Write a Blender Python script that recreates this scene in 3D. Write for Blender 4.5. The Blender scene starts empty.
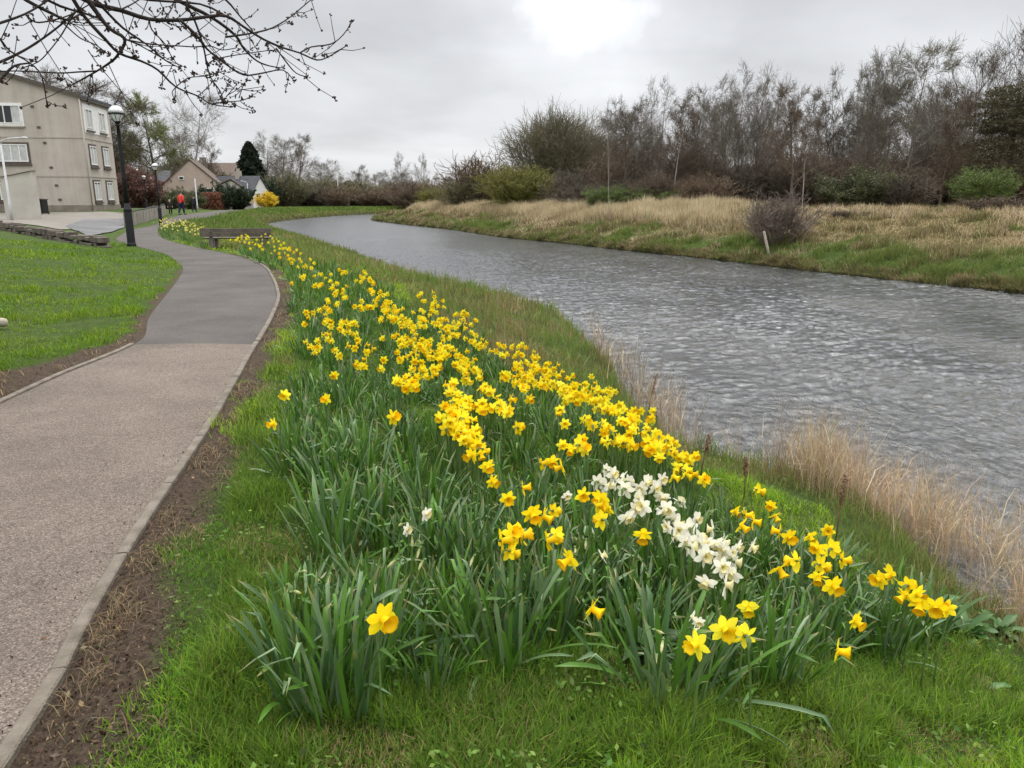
import bpy, math, random
import numpy as np
from mathutils import Vector, Matrix

scene = bpy.context.scene
COL = scene.collection
rng = np.random.default_rng(11)
random.seed(11)
R = math.radians
PITCH = R(13.8)
F = 770.0
EYE = 1.65
ZW = -1.2            # river level

# ------------------------------------------------------------------ camera
cam_d = bpy.data.cameras.new('camera')
cam = bpy.data.objects.new('camera', cam_d)
COL.objects.link(cam)
cam.location = (0, 0, EYE)
cam.rotation_euler = (math.pi / 2 - PITCH, 0, 0)
cam_d.sensor_width = 36.0
cam_d.lens = F / 1024 * 36.0
cam_d.clip_start = 0.05
cam_d.clip_end = 5000
scene.camera = cam


def ray(u, v):
    x, y = (u - 512) / F, (384 - v) / F
    return np.array([x, math.cos(PITCH) + y * math.sin(PITCH), -math.sin(PITCH) + y * math.cos(PITCH)])


def at(u, v, Y):
    d = ray(u, v)
    p = d * (Y / d[1])
    return np.array([p[0], p[1], p[2] + EYE])


def on(u, v, hf, add=0.0):
    """first point along the sight line at height hf(x,y)+add"""
    d = ray(u, v)
    ts = np.geomspace(0.8, 400, 1600)
    P = d[None] * ts[:, None]
    dz = P[:, 2] + EYE - (hf(P[:, 0], P[:, 1]) + add)
    k = np.argmax(dz < 0)
    if dz[k] >= 0:
        k = len(ts) - 1
    a, b = max(k - 1, 0), k
    f = dz[a] / (dz[a] - dz[b] + 1e-9)
    t = ts[a] + (ts[b] - ts[a]) * f
    p = d * t
    return np.array([p[0], p[1], p[2] + EYE])


def sm(x):
    x = np.clip(x, 0, 1)
    return x * x * (3 - 2 * x)


# ------------------------------------------------------------------ value noise
def _hash(ix, iy, s):
    h = (ix * 374761393 + iy * 668265263 + s * 982451653) & 0xFFFFFFFF
    h = ((h ^ (h >> 13)) * 1274126177) & 0xFFFFFFFF
    return ((h ^ (h >> 16)) & 0xFFFF) / 65535.0


def vnoise(x, y, scale=1.0, seed=0, octv=3):
    x, y = np.asarray(x, float), np.asarray(y, float)
    out, amp, tot = np.zeros(np.broadcast(x, y).shape), 1.0, 0.0
    f = 1.0 / scale
    for o in range(octv):
        X, Y = x * f + 1000, y * f + 1000
        ix, iy = np.floor(X).astype(np.int64), np.floor(Y).astype(np.int64)
        fx, fy = sm(X - ix), sm(Y - iy)
        s = seed + o * 17
        a = _hash(ix, iy, s) * (1 - fx) + _hash(ix + 1, iy, s) * fx
        b = _hash(ix, iy + 1, s) * (1 - fx) + _hash(ix + 1, iy + 1, s) * fx
        out += amp * (a * (1 - fy) + b * fy)
        tot += amp
        amp *= 0.5
        f *= 2.03
    return out / tot


# ------------------------------------------------------------------ layout
def zpath(y):
    return np.interp(y, [-20, 28, 47, 62, 80, 120, 200, 2000], [0, 0, -.1, .15, 0, -.4, -.5, -.5])


_zp = lambda x, y: zpath(y) + 0 * x
_zw = lambda x, y: ZW + 0 * x


def line(pix, hf):
    return np.array([on(u, v, hf)[:2] for u, v in pix])


_pl = line([(0, 404), (60, 376), (140, 341), (150, 316), (175, 284), (183, 270), (178, 262), (162, 253), (139, 247),
            (117, 240), (123, 234), (134, 229.5), (146, 227), (157, 224), (166, 220), (176, 216.5), (200, 213)], _zp)
_pr = line([(0, 757), (79, 624), (136, 529), (204, 429), (231, 384), (247, 356), (266, 325), (275, 306), (277, 294),
            (272, 278), (264, 267), (250, 260), (232, 255), (209, 250), (184, 245), (164, 239), (158, 234), (160, 229.5),
            (172, 225), (190, 220.5), (222, 214.5)], _zp)


def ext(P, head, tail):
    P = np.vstack([np.array(head), P, np.array(tail)])
    keep = [0]
    for i in range(1, len(P)):
        if P[i, 1] > P[keep[-1], 1] + 0.02:
            keep.append(i)
    return P[keep]


def smooth_poly(P, n=6):
    """Catmull-Rom resample, then used as X(Y)"""
    Q = []
    for i in range(len(P) - 1):
        p0, p1, p2, p3 = P[max(i - 1, 0)], P[i], P[i + 1], P[min(i + 2, len(P) - 1)]
        for t in np.linspace(0, 1, n, endpoint=False):
            Q.append(0.5 * ((2 * p1) + (-p0 + p2) * t + (2 * p0 - 5 * p1 + 4 * p2 - p3) * t * t + (-p0 + 3 * p1 - 3 * p2 + p3) * t ** 3))
    Q.append(P[-1])
    Q = np.array(Q)
    keep = [0]
    for i in range(1, len(Q)):
        if Q[i, 1] > Q[keep[-1], 1] + 0.01:
            keep.append(i)
    return Q[keep]


PL = smooth_poly(ext(_pl, [(-3.7, -8), (-3.85, 2)], [(-42, 130), (-44, 220), (-44, 2000)]))
PR = smooth_poly(ext(_pr, [(-0.6, -8), (-1.1, -1)], [(-38, 130), (-40, 220), (-40, 2000)]))
_le = line([(1010, 640), (930, 560), (800, 497), (700, 472), (655, 428), (618, 384), (612, 366), (585, 345), (560, 322), (500, 306),
            (430, 288), (350, 256), (290, 238), (268, 229)], _zw)
RL = smooth_poly(ext(_le, [(5.2, -8), (4.6, 1)], [(-25, 80), (-25.5, 100), (-22, 118), (-8, 134), (30, 150), (300, 400), (1200, 2000)]))
_re = line([(1024, 294), (900, 281), (800, 270), (700, 258), (640, 252), (560, 243), (500, 237), (450, 229.5), (400, 224), (372, 220)], _zw)
RR = smooth_poly(ext(_re, [(31, -8), (26, 2)], [(-14, 94), (-4, 102), (20, 112), (80, 130), (320, 340), (1230, 2000)]))


def XL(y): return np.interp(y, PL[:, 1], PL[:, 0])
def XR(y): return np.interp(y, PR[:, 1], PR[:, 0])
def VL(y): return np.interp(y, RL[:, 1], RL[:, 0])
def VR(y): return np.interp(y, RR[:, 1], RR[:, 0])


def _cosf(f, y):
    s = (f(y + .5) - f(y - .5))
    return 1 / np.sqrt(1 + s * s)


def d_left(x, y): return (XL(y) - x) * _cosf(XL, y)      # distance left of path
def d_right(x, y): return (x - XR(y)) * _cosf(XR, y)     # distance right of path
def d_near(x, y): return (VL(y) - x) * _cosf(VL, y)      # distance landward of near bank
def d_far(x, y): return (x - VR(y)) * _cosf(VR, y)       # distance landward of far bank


def H(x, y):
    x, y = np.asarray(x, float), np.asarray(y, float)
    dn, df, dl, dr = d_near(x, y), d_far(x, y), d_left(x, y), d_right(x, y)
    zp = zpath(y)
    gap = np.maximum(dn + np.maximum(dr, 0), 1.0)
    W = np.minimum(4.6, gap * .95)
    near = ZW + .32 * sm(dn / .45) + (zp - ZW - .32) * sm(dn / W) ** .8
    near = near + np.where((dr > 0) & (dn > 0), .09 * (vnoise(x, y, 1.1, 3) - .5) * sm(dr / .6), 0)
    lawn = .36 * sm((dl - .15) / 5.0) + .03 * sm(dl / .25) + .07 * (vnoise(x, y, 1.6, 5) - .5) * sm(dl / .6)
    near = near + np.where(dl > 0, lawn * np.where(y > 75, .5, 1), 0)
    far = ZW + .24 * sm(df / .5) + .5 * sm((df - .15) / 2.4) + 1.2 * sm((df - 1) / 8) * np.interp(y, [45, 80], [1, .45]) + np.where(df > 0, .22 * (vnoise(x, y, 2.2, 9) - .5) * sm(df / 1.5), 0)
    bed = ZW - .35 * sm(np.minimum(-dn, -df) / .8) - .02
    return np.where(dn > 0, near, np.where(df > 0, far, bed))


# ------------------------------------------------------------------ mesh helpers
def link(name, me, parent=None):
    o = bpy.data.objects.new(name, me)
    COL.objects.link(o)
    if parent is not None:
        o.parent = parent
    return o


def np_mesh(name, V, quads=None, tris=None, mat=None, col=None, smooth=False):
    V = np.ascontiguousarray(V, dtype=np.float32)
    me = bpy.data.meshes.new(name)
    me.vertices.add(len(V))
    me.vertices.foreach_set('co', V.ravel())
    idx, starts, n = [], [], 0
    for fa, k in ((quads, 4), (tris, 3)):
        if fa is not None and len(fa):
            fa = np.asarray(fa, dtype=np.int32)
            idx.append(fa.ravel())
            starts.append(np.arange(len(fa), dtype=np.int32) * k + n)
            n += len(fa) * k
    idx, starts = np.concatenate(idx), np.concatenate(starts)
    me.loops.add(len(idx))
    me.loops.foreach_set('vertex_index', idx)
    me.polygons.add(len(starts))
    me.polygons.foreach_set('loop_start', starts)
    if smooth:
        me.polygons.foreach_set('use_smooth', np.ones(len(starts), dtype=bool))
    me.update(calc_edges=True)
    me.validate()
    if col is not None:
        a = me.attributes.new('Col', 'FLOAT_COLOR', 'POINT')
        c = np.ones((len(V), 4), np.float32)
        c[:, :3] = col
        a.data.foreach_set('color', c.ravel())
    if mat is not None:
        me.materials.append(mat)
    return me


def tag(o, label=None, cat=None, group=None, kind=None):
    if label: o['label'] = label
    if cat: o['category'] = cat
    if group: o['group'] = group
    if kind: o['kind'] = kind
    return o


def empty(name, loc, label, cat, group=None, rz=0.0, scale=1.0):
    o = bpy.data.objects.new(name, None)
    COL.objects.link(o)
    o.empty_display_size = .2
    o.location = loc
    o.rotation_euler = (0, 0, rz)
    o.scale = (scale,) * 3
    return tag(o, label, cat, group)


def copy_tree(o, parent=None):
    c = o.copy()
    COL.objects.link(c)
    c.parent = parent
    for ch in o.children:
        copy_tree(ch, c)
    return c


class MB:
    """collects polygons into one mesh"""
    def __init__(s): s.v, s.f = [], []

    def poly(s, pts):
        n = len(s.v); s.v += [tuple(p) for p in pts]; s.f.append(tuple(range(n, n + len(pts))))

    def box(s, x0, y0, z0, x1, y1, z1, m=None):
        n = len(s.v)
        P = [(x0, y0, z0), (x1, y0, z0), (x1, y1, z0), (x0, y1, z0), (x0, y0, z1), (x1, y0, z1), (x1, y1, z1), (x0, y1, z1)]
        if m is not None: P = [tuple(m @ Vector(p)) for p in P]
        s.v += P
        s.f += [tuple(n + i for i in q) for q in ((0, 3, 2, 1), (4, 5, 6, 7), (0, 1, 5, 4), (1, 2, 6, 5), (2, 3, 7, 6), (3, 0, 4, 7))]
        return s

    def prism(s, pts, d):
        """closed prism: polygon pts extruded by vector d"""
        n, k = len(s.v), len(pts)
        d = Vector(d)
        s.v += [tuple(p) for p in pts] + [tuple(Vector(p) + d) for p in pts]
        s.f += [tuple(n + i for i in range(k))[::-1], tuple(n + k + i for i in range(k))]
        s.f += [(n + i, n + (i + 1) % k, n + k + (i + 1) % k, n + k + i) for i in range(k)]
        return s

    def tube(s, pts, rad, k=8, cap=True):
        pts = [Vector(p) for p in pts]
        if not hasattr(rad, '__len__'): rad = [rad] * len(pts)
        n = len(s.v)
        ref = None
        for i, p in enumerate(pts):
            t = (pts[min(i + 1, len(pts) - 1)] - pts[max(i - 1, 0)]).normalized()
            if ref is None:
                ref = Vector((0, 0, 1)) if abs(t.z) < .9 else Vector((1, 0, 0))
            a = t.cross(ref).normalized(); b = t.cross(a).normalized()
            ref = -b if False else ref
            for j in range(k):
                q = 2 * math.pi * j / k
                s.v.append(tuple(p + (a * math.cos(q) + b * math.sin(q)) * rad[i]))
        for i in range(len(pts) - 1):
            for j in range(k):
                a0 = n + i * k + j; a1 = n + i * k + (j + 1) % k
                s.f.append((a0, a1, a1 + k, a0 + k))
        if cap:
            s.f.append(tuple(n + j for j in range(k))[::-1])
            s.f.append(tuple(n + (len(pts) - 1) * k + j for j in range(k)))
        return s

    def lathe(s, prof, k=16, c=(0, 0, 0)):
        n = len(s.v)
        for r, z in prof:
            for j in range(k):
                q = 2 * math.pi * j / k
                s.v.append((c[0] + r * math.cos(q), c[1] + r * math.sin(q), c[2] + z))
        for i in range(len(prof) - 1):
            for j in range(k):
                a0 = n + i * k + j; a1 = n + i * k + (j + 1) % k
                s.f.append((a0, a1, a1 + k, a0 + k))
        s.f.append(tuple(n + j for j in range(k))[::-1])
        s.f.append(tuple(n + (len(prof) - 1) * k + j for j in range(k)))
        return s

    def mesh(s, name, mat, smooth=False):
        me = bpy.data.meshes.new(name)
        me.from_pydata(s.v, [], s.f)
        me.update()
        if smooth:
            for p in me.polygons: p.use_smooth = True
        if mat is not None: me.materials.append(mat)
        return me

    def build(s, name, mat, parent=None, smooth=False, bevel=0.0):
        o = link(name, s.mesh(name, mat, smooth), parent)
        if bevel:
            b = o.modifiers.new('bevel', 'BEVEL'); b.width = bevel; b.segments = 2; b.limit_method = 'ANGLE'
        return o


# ------------------------------------------------------------------ materials
def nodes_of(name):
    m = bpy.data.materials.new(name)
    m.use_nodes = True
    nt = m.node_tree
    return m, nt, nt.nodes['Principled BSDF']


def N(nt, typ, **kw):
    n = nt.nodes.new(typ)
    for k, v in kw.items():
        if k.startswith('i_'):
            n.inputs[k[2:].replace('_', ' ')].default_value = v
        else:
            setattr(n, k, v)
    return n


def ramp(nt, stops):
    r = nt.nodes.new('ShaderNodeValToRGB')
    e = r.color_ramp.elements
    while len(e) < len(stops): e.new(.5)
    for el, (p, c) in zip(e, stops):
        el.position = p
        el.color = (*c, 1) if len(c) == 3 else c
    return r


def mixc(nt, fac, a, b, mode='MIX'):
    m = nt.nodes.new('ShaderNodeMix'); m.data_type = 'RGBA'; m.blend_type = mode
    for s, v in ((0, fac), (6, a), (7, b)):
        if hasattr(v, 'links') or isinstance(v, bpy.types.NodeSocket): nt.links.new(v, m.inputs[s])
        elif s == 0: m.inputs[0].default_value = v
        else: m.inputs[s].default_value = (*v, 1)
    return m.outputs[2]


def surf_mat(name, c1, c2, scale=6.0, rough=.8, bump=.0, bscale=60, spec=.3, metallic=0.0, c3=None):
    """mottled surface in object space with fine grain bump"""
    m, nt, b = nodes_of(name)
    tc = N(nt, 'ShaderNodeTexCoord')
    n1 = N(nt, 'ShaderNodeTexNoise', i_Scale=scale, i_Detail=6.0, i_Roughness=.6)
    nt.links.new(tc.outputs['Object'], n1.inputs['Vector'])
    r = ramp(nt, [(.3, c1), (.7, c2)] if c3 is None else [(.28, c1), (.5, c2), (.72, c3)])
    nt.links.new(n1.outputs['Fac'], r.inputs['Fac'])
    nt.links.new(r.outputs['Color'], b.inputs['Base Color'])
    b.inputs['Roughness'].default_value = rough
    b.inputs['Specular IOR Level'].default_value = spec
    b.inputs['Metallic'].default_value = metallic
    if bump:
        n2 = N(nt, 'ShaderNodeTexNoise', i_Scale=bscale, i_Detail=4.0)
        nt.links.new(tc.outputs['Object'], n2.inputs['Vector'])
        bp = N(nt, 'ShaderNodeBump', i_Strength=bump, i_Distance=.02)
        nt.links.new(n2.outputs['Fac'], bp.inputs['Height'])
        nt.links.new(bp.outputs['Normal'], b.inputs['Normal'])
    return m


def leaf_mat(name, trans=.3, rough=.5, spec=.25, tint=None):
    """colour from the mesh's own Col attribute, part of the light passes through"""
    m, nt, b = nodes_of(name)
    a = N(nt, 'ShaderNodeAttribute', attribute_name='Col')
    csock = a.outputs['Color']
    if tint is not None:
        oi = N(nt, 'ShaderNodeObjectInfo')
        hs = N(nt, 'ShaderNodeHueSaturation')
        mr = N(nt, 'ShaderNodeMapRange', i_To_Min=1 - tint, i_To_Max=1 + tint)
        nt.links.new(oi.outputs['Random'], mr.inputs['Value'])
        nt.links.new(mr.outputs['Result'], hs.inputs['Value'])
        nt.links.new(csock, hs.inputs['Color'])
        csock = hs.outputs['Color']
    nt.links.new(csock, b.inputs['Base Color'])
    b.inputs['Roughness'].default_value = rough
    b.inputs['Specular IOR Level'].default_value = spec
    if trans:
        t = N(nt, 'ShaderNodeBsdfTranslucent')
        nt.links.new(csock, t.inputs['Color'])
        mx = N(nt, 'ShaderNodeMixShader'); mx.inputs[0].default_value = trans
        nt.links.new(b.outputs[0], mx.inputs[1]); nt.links.new(t.outputs[0], mx.inputs[2])
        nt.links.new(mx.outputs[0], nt.nodes['Material Output'].inputs['Surface'])
    return m


# ------------------------------------------------------------------ strands and twigs
def blades(P, h, w, yaw, lean, col, ldir=None, mid=.5):
    """grass blades: 5 vertices each. P (n,3); returns V, quads, tris, C"""
    n = len(P)
    ldir = yaw + math.pi / 2 + rng.normal(0, .5, n) if ldir is None else ldir
    s = np.stack([np.cos(yaw), np.sin(yaw), np.zeros(n)], 1)
    d = np.stack([np.cos(ldir), np.sin(ldir), np.zeros(n)], 1)
    up = np.array([0, 0, 1.0])
    h_, w_, l_ = h[:, None], w[:, None], lean[:, None]
    m = P + up * h_ * mid * (1 - .1 * l_) + d * h_ * l_ * .28
    t = P + up * h_ * np.sqrt(np.clip(1 - (l_ * .8) ** 2, .05, 1)) + d * h_ * l_
    V = np.stack([P - s * w_ * .5, P + s * w_ * .5, m + s * w_ * .42, m - s * w_ * .42, t], 1).reshape(-1, 3)
    b = np.arange(n)[:, None] * 5
    return V, b + np.array([0, 1, 2, 3]), b + np.array([3, 2, 4]), np.repeat(col, 5, axis=0)


def tubes(P0, P1, R0, R1, k=3):
    P0, P1 = np.asarray(P0, float), np.asarray(P1, float)
    R0, R1 = np.asarray(R0, float), np.asarray(R1, float)
    t = P1 - P0
    t /= np.linalg.norm(t, axis=1, keepdims=True) + 1e-9
    ref = np.where(np.abs(t[:, 2:3]) < .9, np.array([[0, 0, 1.0]]), np.array([[1.0, 0, 0]]))
    a = np.cross(t, ref); a /= np.linalg.norm(a, axis=1, keepdims=True)
    b = np.cross(t, a)
    q = 2 * np.pi * np.arange(k) / k
    ring = a[:, None] * np.cos(q)[None, :, None] + b[:, None] * np.sin(q)[None, :, None]
    V = np.stack([P0[:, None] + ring * R0[:, None, None], P1[:, None] + ring * R1[:, None, None]], 1).reshape(-1, 3)
    base = (np.arange(len(P0)) * 2 * k)[:, None, None]
    j = np.arange(k)
    fq = np.stack([j, (j + 1) % k, (j + 1) % k + k, j + k], 1)[None]
    return V, (base + fq).reshape(-1, 4)


def leaf_faces(P, size, flat=.0, stretch=1.0):
    """small kite-shaped leaves at P with random facing"""
    n = len(P)
    a = rng.normal(size=(n, 3)); a[:, 2] *= (1 - flat)
    a /= np.linalg.norm(a, axis=1, keepdims=True)
    b = rng.normal(size=(n, 3)); b -= a * (a * b).sum(1, keepdims=True)
    b /= np.linalg.norm(b, axis=1, keepdims=True)
    s = size[:, None]
    V = np.stack([P - a * s * stretch, P + b * s * .5, P + a * s * stretch, P - b * s * .5], 1).reshape(-1, 3)
    return V, (np.arange(n) * 4)[:, None] + np.arange(4)


def grow(seed, height, r0, n_stem=1, spread=.45, n1=11, n2=6, n3=6, n4=3, lo=.25, up=.13, flare=.1, wander=.1, tipr=.006, l1=.42, taper=1.0):
    """bare tree skeleton: list of (p0, p1, ra, rb, level)"""
    rg = random.Random(seed)
    S = []

    def rv(d, ang):
        d = d.normalized()
        a = d.orthogonal().normalized(); a.rotate(Matrix.Rotation(rg.uniform(0, 6.283), 3, d))
        return (d * math.cos(ang) + a * math.sin(ang)).normalized()

    def branch(p, d, L, r, lev, nseg):
        pts = [(p.copy(), r)]
        for i in range(nseg):
            wd = wander * (.55 if lev == 0 and n_stem == 1 else 1)
            d = (d + Vector((rg.gauss(0, wd), rg.gauss(0, wd), rg.gauss(0, wd) + up * (.25 if lev else .05)))).normalized()
            q = p + d * (L / nseg)
            tp = .94 if lev == 0 else .8
            ra = r * (1 - (i / nseg) * tp * taper); rb = r * (1 - ((i + 1) / nseg) * tp * taper)
            S.append((tuple(p), tuple(q), max(ra, tipr), max(rb, tipr), lev))
            p = q
            pts.append((p.copy(), rb))
        return pts

    def along(pts, t):
        f = t * (len(pts) - 1); i = min(int(f), len(pts) - 2); g = f - i
        return pts[i][0].lerp(pts[i + 1][0], g), pts[i][1] * (1 - g) + pts[i + 1][1] * g, (pts[i + 1][0] - pts[i][0]).normalized()

    for s in range(n_stem):
        a = rg.uniform(0, 6.283)
        tilt = 0 if n_stem == 1 else rg.uniform(.05, flare + .1)
        d = Vector((math.cos(a) * math.sin(tilt), math.sin(a) * math.sin(tilt), math.cos(tilt)))
        Ht = height * (rg.uniform(.8, 1) if n_stem > 1 else .95)
        tr = branch(Vector((math.cos(a), math.sin(a), 0)) * (.0 if n_stem == 1 else r0 * 1.5), d, Ht, r0, 0, 9)
        for i in range(n1):
            t = lo + (1 - lo) * (i + rg.random()) / n1
            p, r, dd = along(tr, min(t, .99))
            L = Ht * l1 * (1.15 - .75 * t) * rg.uniform(.7, 1.15) * (1.1 if n_stem == 1 else .8)
            b1 = branch(p, rv(dd, rg.uniform(.6, 1.2) * spread / .45), L, max(r * .6, .014), 1, 6)
            for j in range(n2):
                t2 = .2 + .8 * (j + rg.random()) / n2
                p2, r2, d2 = along(b1, min(t2, .99))
                L2 = L * .60 * (1.15 - .6 * t2) * rg.uniform(.7, 1.2)
                b2 = branch(p2, rv(d2, rg.uniform(.45, 1.1)), L2, max(r2 * .55, .009), 2, 4)
                for k in range(n3):
                    t3 = .15 + .85 * (k + rg.random()) / n3
                    p3, r3, d3 = along(b2, min(t3, .99))
                    L3 = max(L2 * .58, height * .05) * rg.uniform(.6, 1.2)
                    b3 = branch(p3, rv(d3, rg.uniform(.35, .9)), L3, max(r3 * .5, tipr * 1.2), 3, 2)
                    for m in range(n4):
                        p4, r4, d4 = along(b3, rg.uniform(.2, .98))
                        branch(p4, rv(d4, rg.uniform(.3, .8)), L3 * rg.uniform(.45, .95), tipr, 4, 1)
    return S


def skel_mesh(name, S, mat, lev=None, k_big=7, k_small=3):
    big = [s for s in S if s[4] <= 0 and (lev is None or s[4] in lev)]
    small = [s for s in S if s[4] > 0 and (lev is None or s[4] in lev)]
    Vs, Qs, n = [], [], 0
    for part, k in ((big, k_big), (small, k_small)):
        if not part: continue
        P0, P1 = np.array([s[0] for s in part]), np.array([s[1] for s in part])
        R0, R1 = np.array([s[2] for s in part]), np.array([s[3] for s in part])
        V, Q = tubes(P0, P1, R0, R1, k)
        Vs.append(V); Qs.append(Q + n); n += len(V)
    return np_mesh(name, np.vstack(Vs), quads=np.vstack(Qs), mat=mat, smooth=True)
# ------------------------------------------------------------------ light
SUN_EL, SUN_AZ = R(52), R(12)          # azimuth measured from +Y towards +X
world = bpy.data.worlds.new('World')
scene.world = world
world.use_nodes = True
wt = world.node_tree
bg = wt.nodes['Background']
tc = N(wt, 'ShaderNodeTexCoord')
sx = N(wt, 'ShaderNodeSeparateXYZ')
wt.links.new(tc.outputs['Generated'], sx.inputs[0])


def M(op, a, b=None, c=None, clamp=False):
    n = wt.nodes.new('ShaderNodeMath'); n.operation = op; n.use_clamp = clamp
    for i, v in enumerate((a, b, c)):
        if v is None: continue
        if isinstance(v, (int, float)): n.inputs[i].default_value = v
        else: wt.links.new(v, n.inputs[i])
    return n.outputs[0]


zc = M('ADD', M('MAXIMUM', sx.outputs[2], 0.0), .16)
cv = N(wt, 'ShaderNodeCombineXYZ')
wt.links.new(M('DIVIDE', sx.outputs[0], zc), cv.inputs[0])
wt.links.new(M('DIVIDE', sx.outputs[1], zc), cv.inputs[1])
cn = N(wt, 'ShaderNodeTexNoise', i_Scale=.8, i_Detail=5.0, i_Roughness=.48, i_Distortion=.2)
wt.links.new(cv.outputs[0], cn.inputs['Vector'])
cn2 = N(wt, 'ShaderNodeTexNoise', i_Scale=.42, i_Detail=3.0)
wt.links.new(cv.outputs[0], cn2.inputs['Vector'])
elev = ramp(wt, [(0.0, (.68,) * 3), (.12, (.63,) * 3), (.27, (.54,) * 3), (.42, (1.0,) * 3), (1.0, (3.0,) * 3)])
wt.links.new(M('MAXIMUM', sx.outputs[2], 0.0), elev.inputs[0])
cl = M('ADD', M('MULTIPLY', cn.outputs['Fac'], 1.0), M('MULTIPLY', cn2.outputs['Fac'], .6))      # about .58
bright = M('MULTIPLY', elev.outputs[0], M('ADD', .19, cl))
# thin gap in the cloud where the sun nearly comes through
pd = ray(583, 16)
ys = M('MAXIMUM', sx.outputs[1], .05)
gx = M('DIVIDE', M('SUBTRACT', M('DIVIDE', sx.outputs[0], ys), float(pd[0] / pd[1])), .040)
gz = M('DIVIDE', M('SUBTRACT', M('DIVIDE', sx.outputs[2], ys), float(pd[2] / pd[1])), .020)
rr = M('SQRT', M('ADD', M('MULTIPLY', gx, gx), M('MULTIPLY', gz, gz)))
gn = N(wt, 'ShaderNodeTexNoise', i_Scale=22.0, i_Detail=6.0)
wt.links.new(tc.outputs['Generated'], gn.inputs['Vector'])
rr = M('ADD', rr, M('MULTIPLY', M('SUBTRACT', gn.outputs['Fac'], .5), 2.2))
gap = M('MULTIPLY', M('SUBTRACT', 2.2, rr), .30, clamp=True)
halo = M('MULTIPLY', M('SUBTRACT', 5.0, rr), .05, clamp=True)
bright = M('ADD', bright, M('ADD', M('MULTIPLY', gap, .55), halo))
cc = N(wt, 'ShaderNodeCombineColor')
wt.links.new(M('MULTIPLY', bright, .985), cc.inputs[0])
wt.links.new(M('MULTIPLY', bright, 1.0), cc.inputs[1])
wt.links.new(M('MULTIPLY', bright, 1.03), cc.inputs[2])
sky = N(wt, 'ShaderNodeTexSky', sky_type='NISHITA', sun_disc=False, sun_elevation=SUN_EL, sun_rotation=SUN_AZ)
scl = N(wt, 'ShaderNodeVectorMath', operation='SCALE'); scl.inputs['Scale'].default_value = 10.0
wt.links.new(cc.outputs[0], scl.inputs[0])
wt.links.new(mixc(wt, .95, sky.outputs[0], scl.outputs[0]), bg.inputs['Color'])
bg.inputs['Strength'].default_value = .1

sd = bpy.data.lights.new('sun', 'SUN')
sd.energy = 1.5
sd.angle = R(25)
sd.color = (1, .96, .9)
so = bpy.data.objects.new('sun', sd)
COL.objects.link(so)
so.rotation_euler = (math.pi / 2 - SUN_EL, 0, math.pi - SUN_AZ)
# sun lamp shines along its -Z: put it so that light comes from azimuth SUN_AZ ahead of the camera
_dir = Vector((math.sin(SUN_AZ) * math.cos(SUN_EL), math.cos(SUN_AZ) * math.cos(SUN_EL), math.sin(SUN_EL)))
so.rotation_euler = _dir.to_track_quat('Z', 'Y').to_euler()
so.location = (0, 0, 30)

vs = scene.view_settings
vs.view_transform = 'Standard'
vs.look = 'None'
vs.exposure = 0.3
vs.gamma = 1.0
vs.use_curve_mapping = False

# ------------------------------------------------------------------ ground sheet
ys_ = [-8.0]
while ys_[-1] < 1900:
    y = ys_[-1]
    ys_.append(y + max(.09, .012 * abs(y) + .03 if y < 40 else .03 * y - .7))
GY = np.array(ys_)


def bps(y):
    a, b, c, d = XL(y), XR(y), VL(y), VR(y)
    return np.stack([a * 0 - 1500, a - 60, a - 8, a - .8, a, b, b + .8, c - .9, c, c + .7, d - .7, d, d + 1.2, d + 9, d + 70, d * 0 + 2600], 1)


cols = [2, 10, 14, 8, 9, 8, 12, 6, 4, 6, 4, 6, 14, 12, 3]
BP = bps(GY)
xs_, cid = [], []
for i, n in enumerate(cols):
    for j in range(n):
        xs_.append(BP[:, i] + (BP[:, i + 1] - BP[:, i]) * j / n)
        cid.append(i)
xs_.append(BP[:, -1]); cid.append(len(cols))
GX = np.stack(xs_, 1)
GYY = np.repeat(GY[:, None], GX.shape[1], 1)
GZ = H(GX, GYY)
on_path = (GX > XL(GYY) + .02) & (GX < XR(GYY) - .02)
GZ = np.where(on_path, GZ - .035, GZ)
ny, nx = GX.shape
V = np.stack([GX, GYY, GZ], 2).reshape(-1, 3)
ii = (np.arange(ny - 1)[:, None] * nx + np.arange(nx - 1)[None]).reshape(-1, 1)
Q = ii + np.array([0, 1, nx + 1, nx])
fx, fy = V[:, 0], V[:, 1]
dl, dr, dn, df = d_left(fx, fy), d_right(fx, fy), d_near(fx, fy), d_far(fx, fy)


def soil_width_r(x, y):
    return np.interp(y, [0, 3, 6, 9, 13, 16, 19, 24], [.34, .31, .27, .24, .28, .27, .13, .04]) + .30 * (vnoise(x, y, .55, 21, 4) - .5)


def soil_width_l(x, y):
    return np.interp(y, [0, 5.5, 6.5, 7.2, 8.2, 9, 12, 17, 20], [1.5, 1.0, .62, .42, .30, .18, .10, .06, .02]) + .26 * (vnoise(x, y, .5, 22, 4) - .5)


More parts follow.
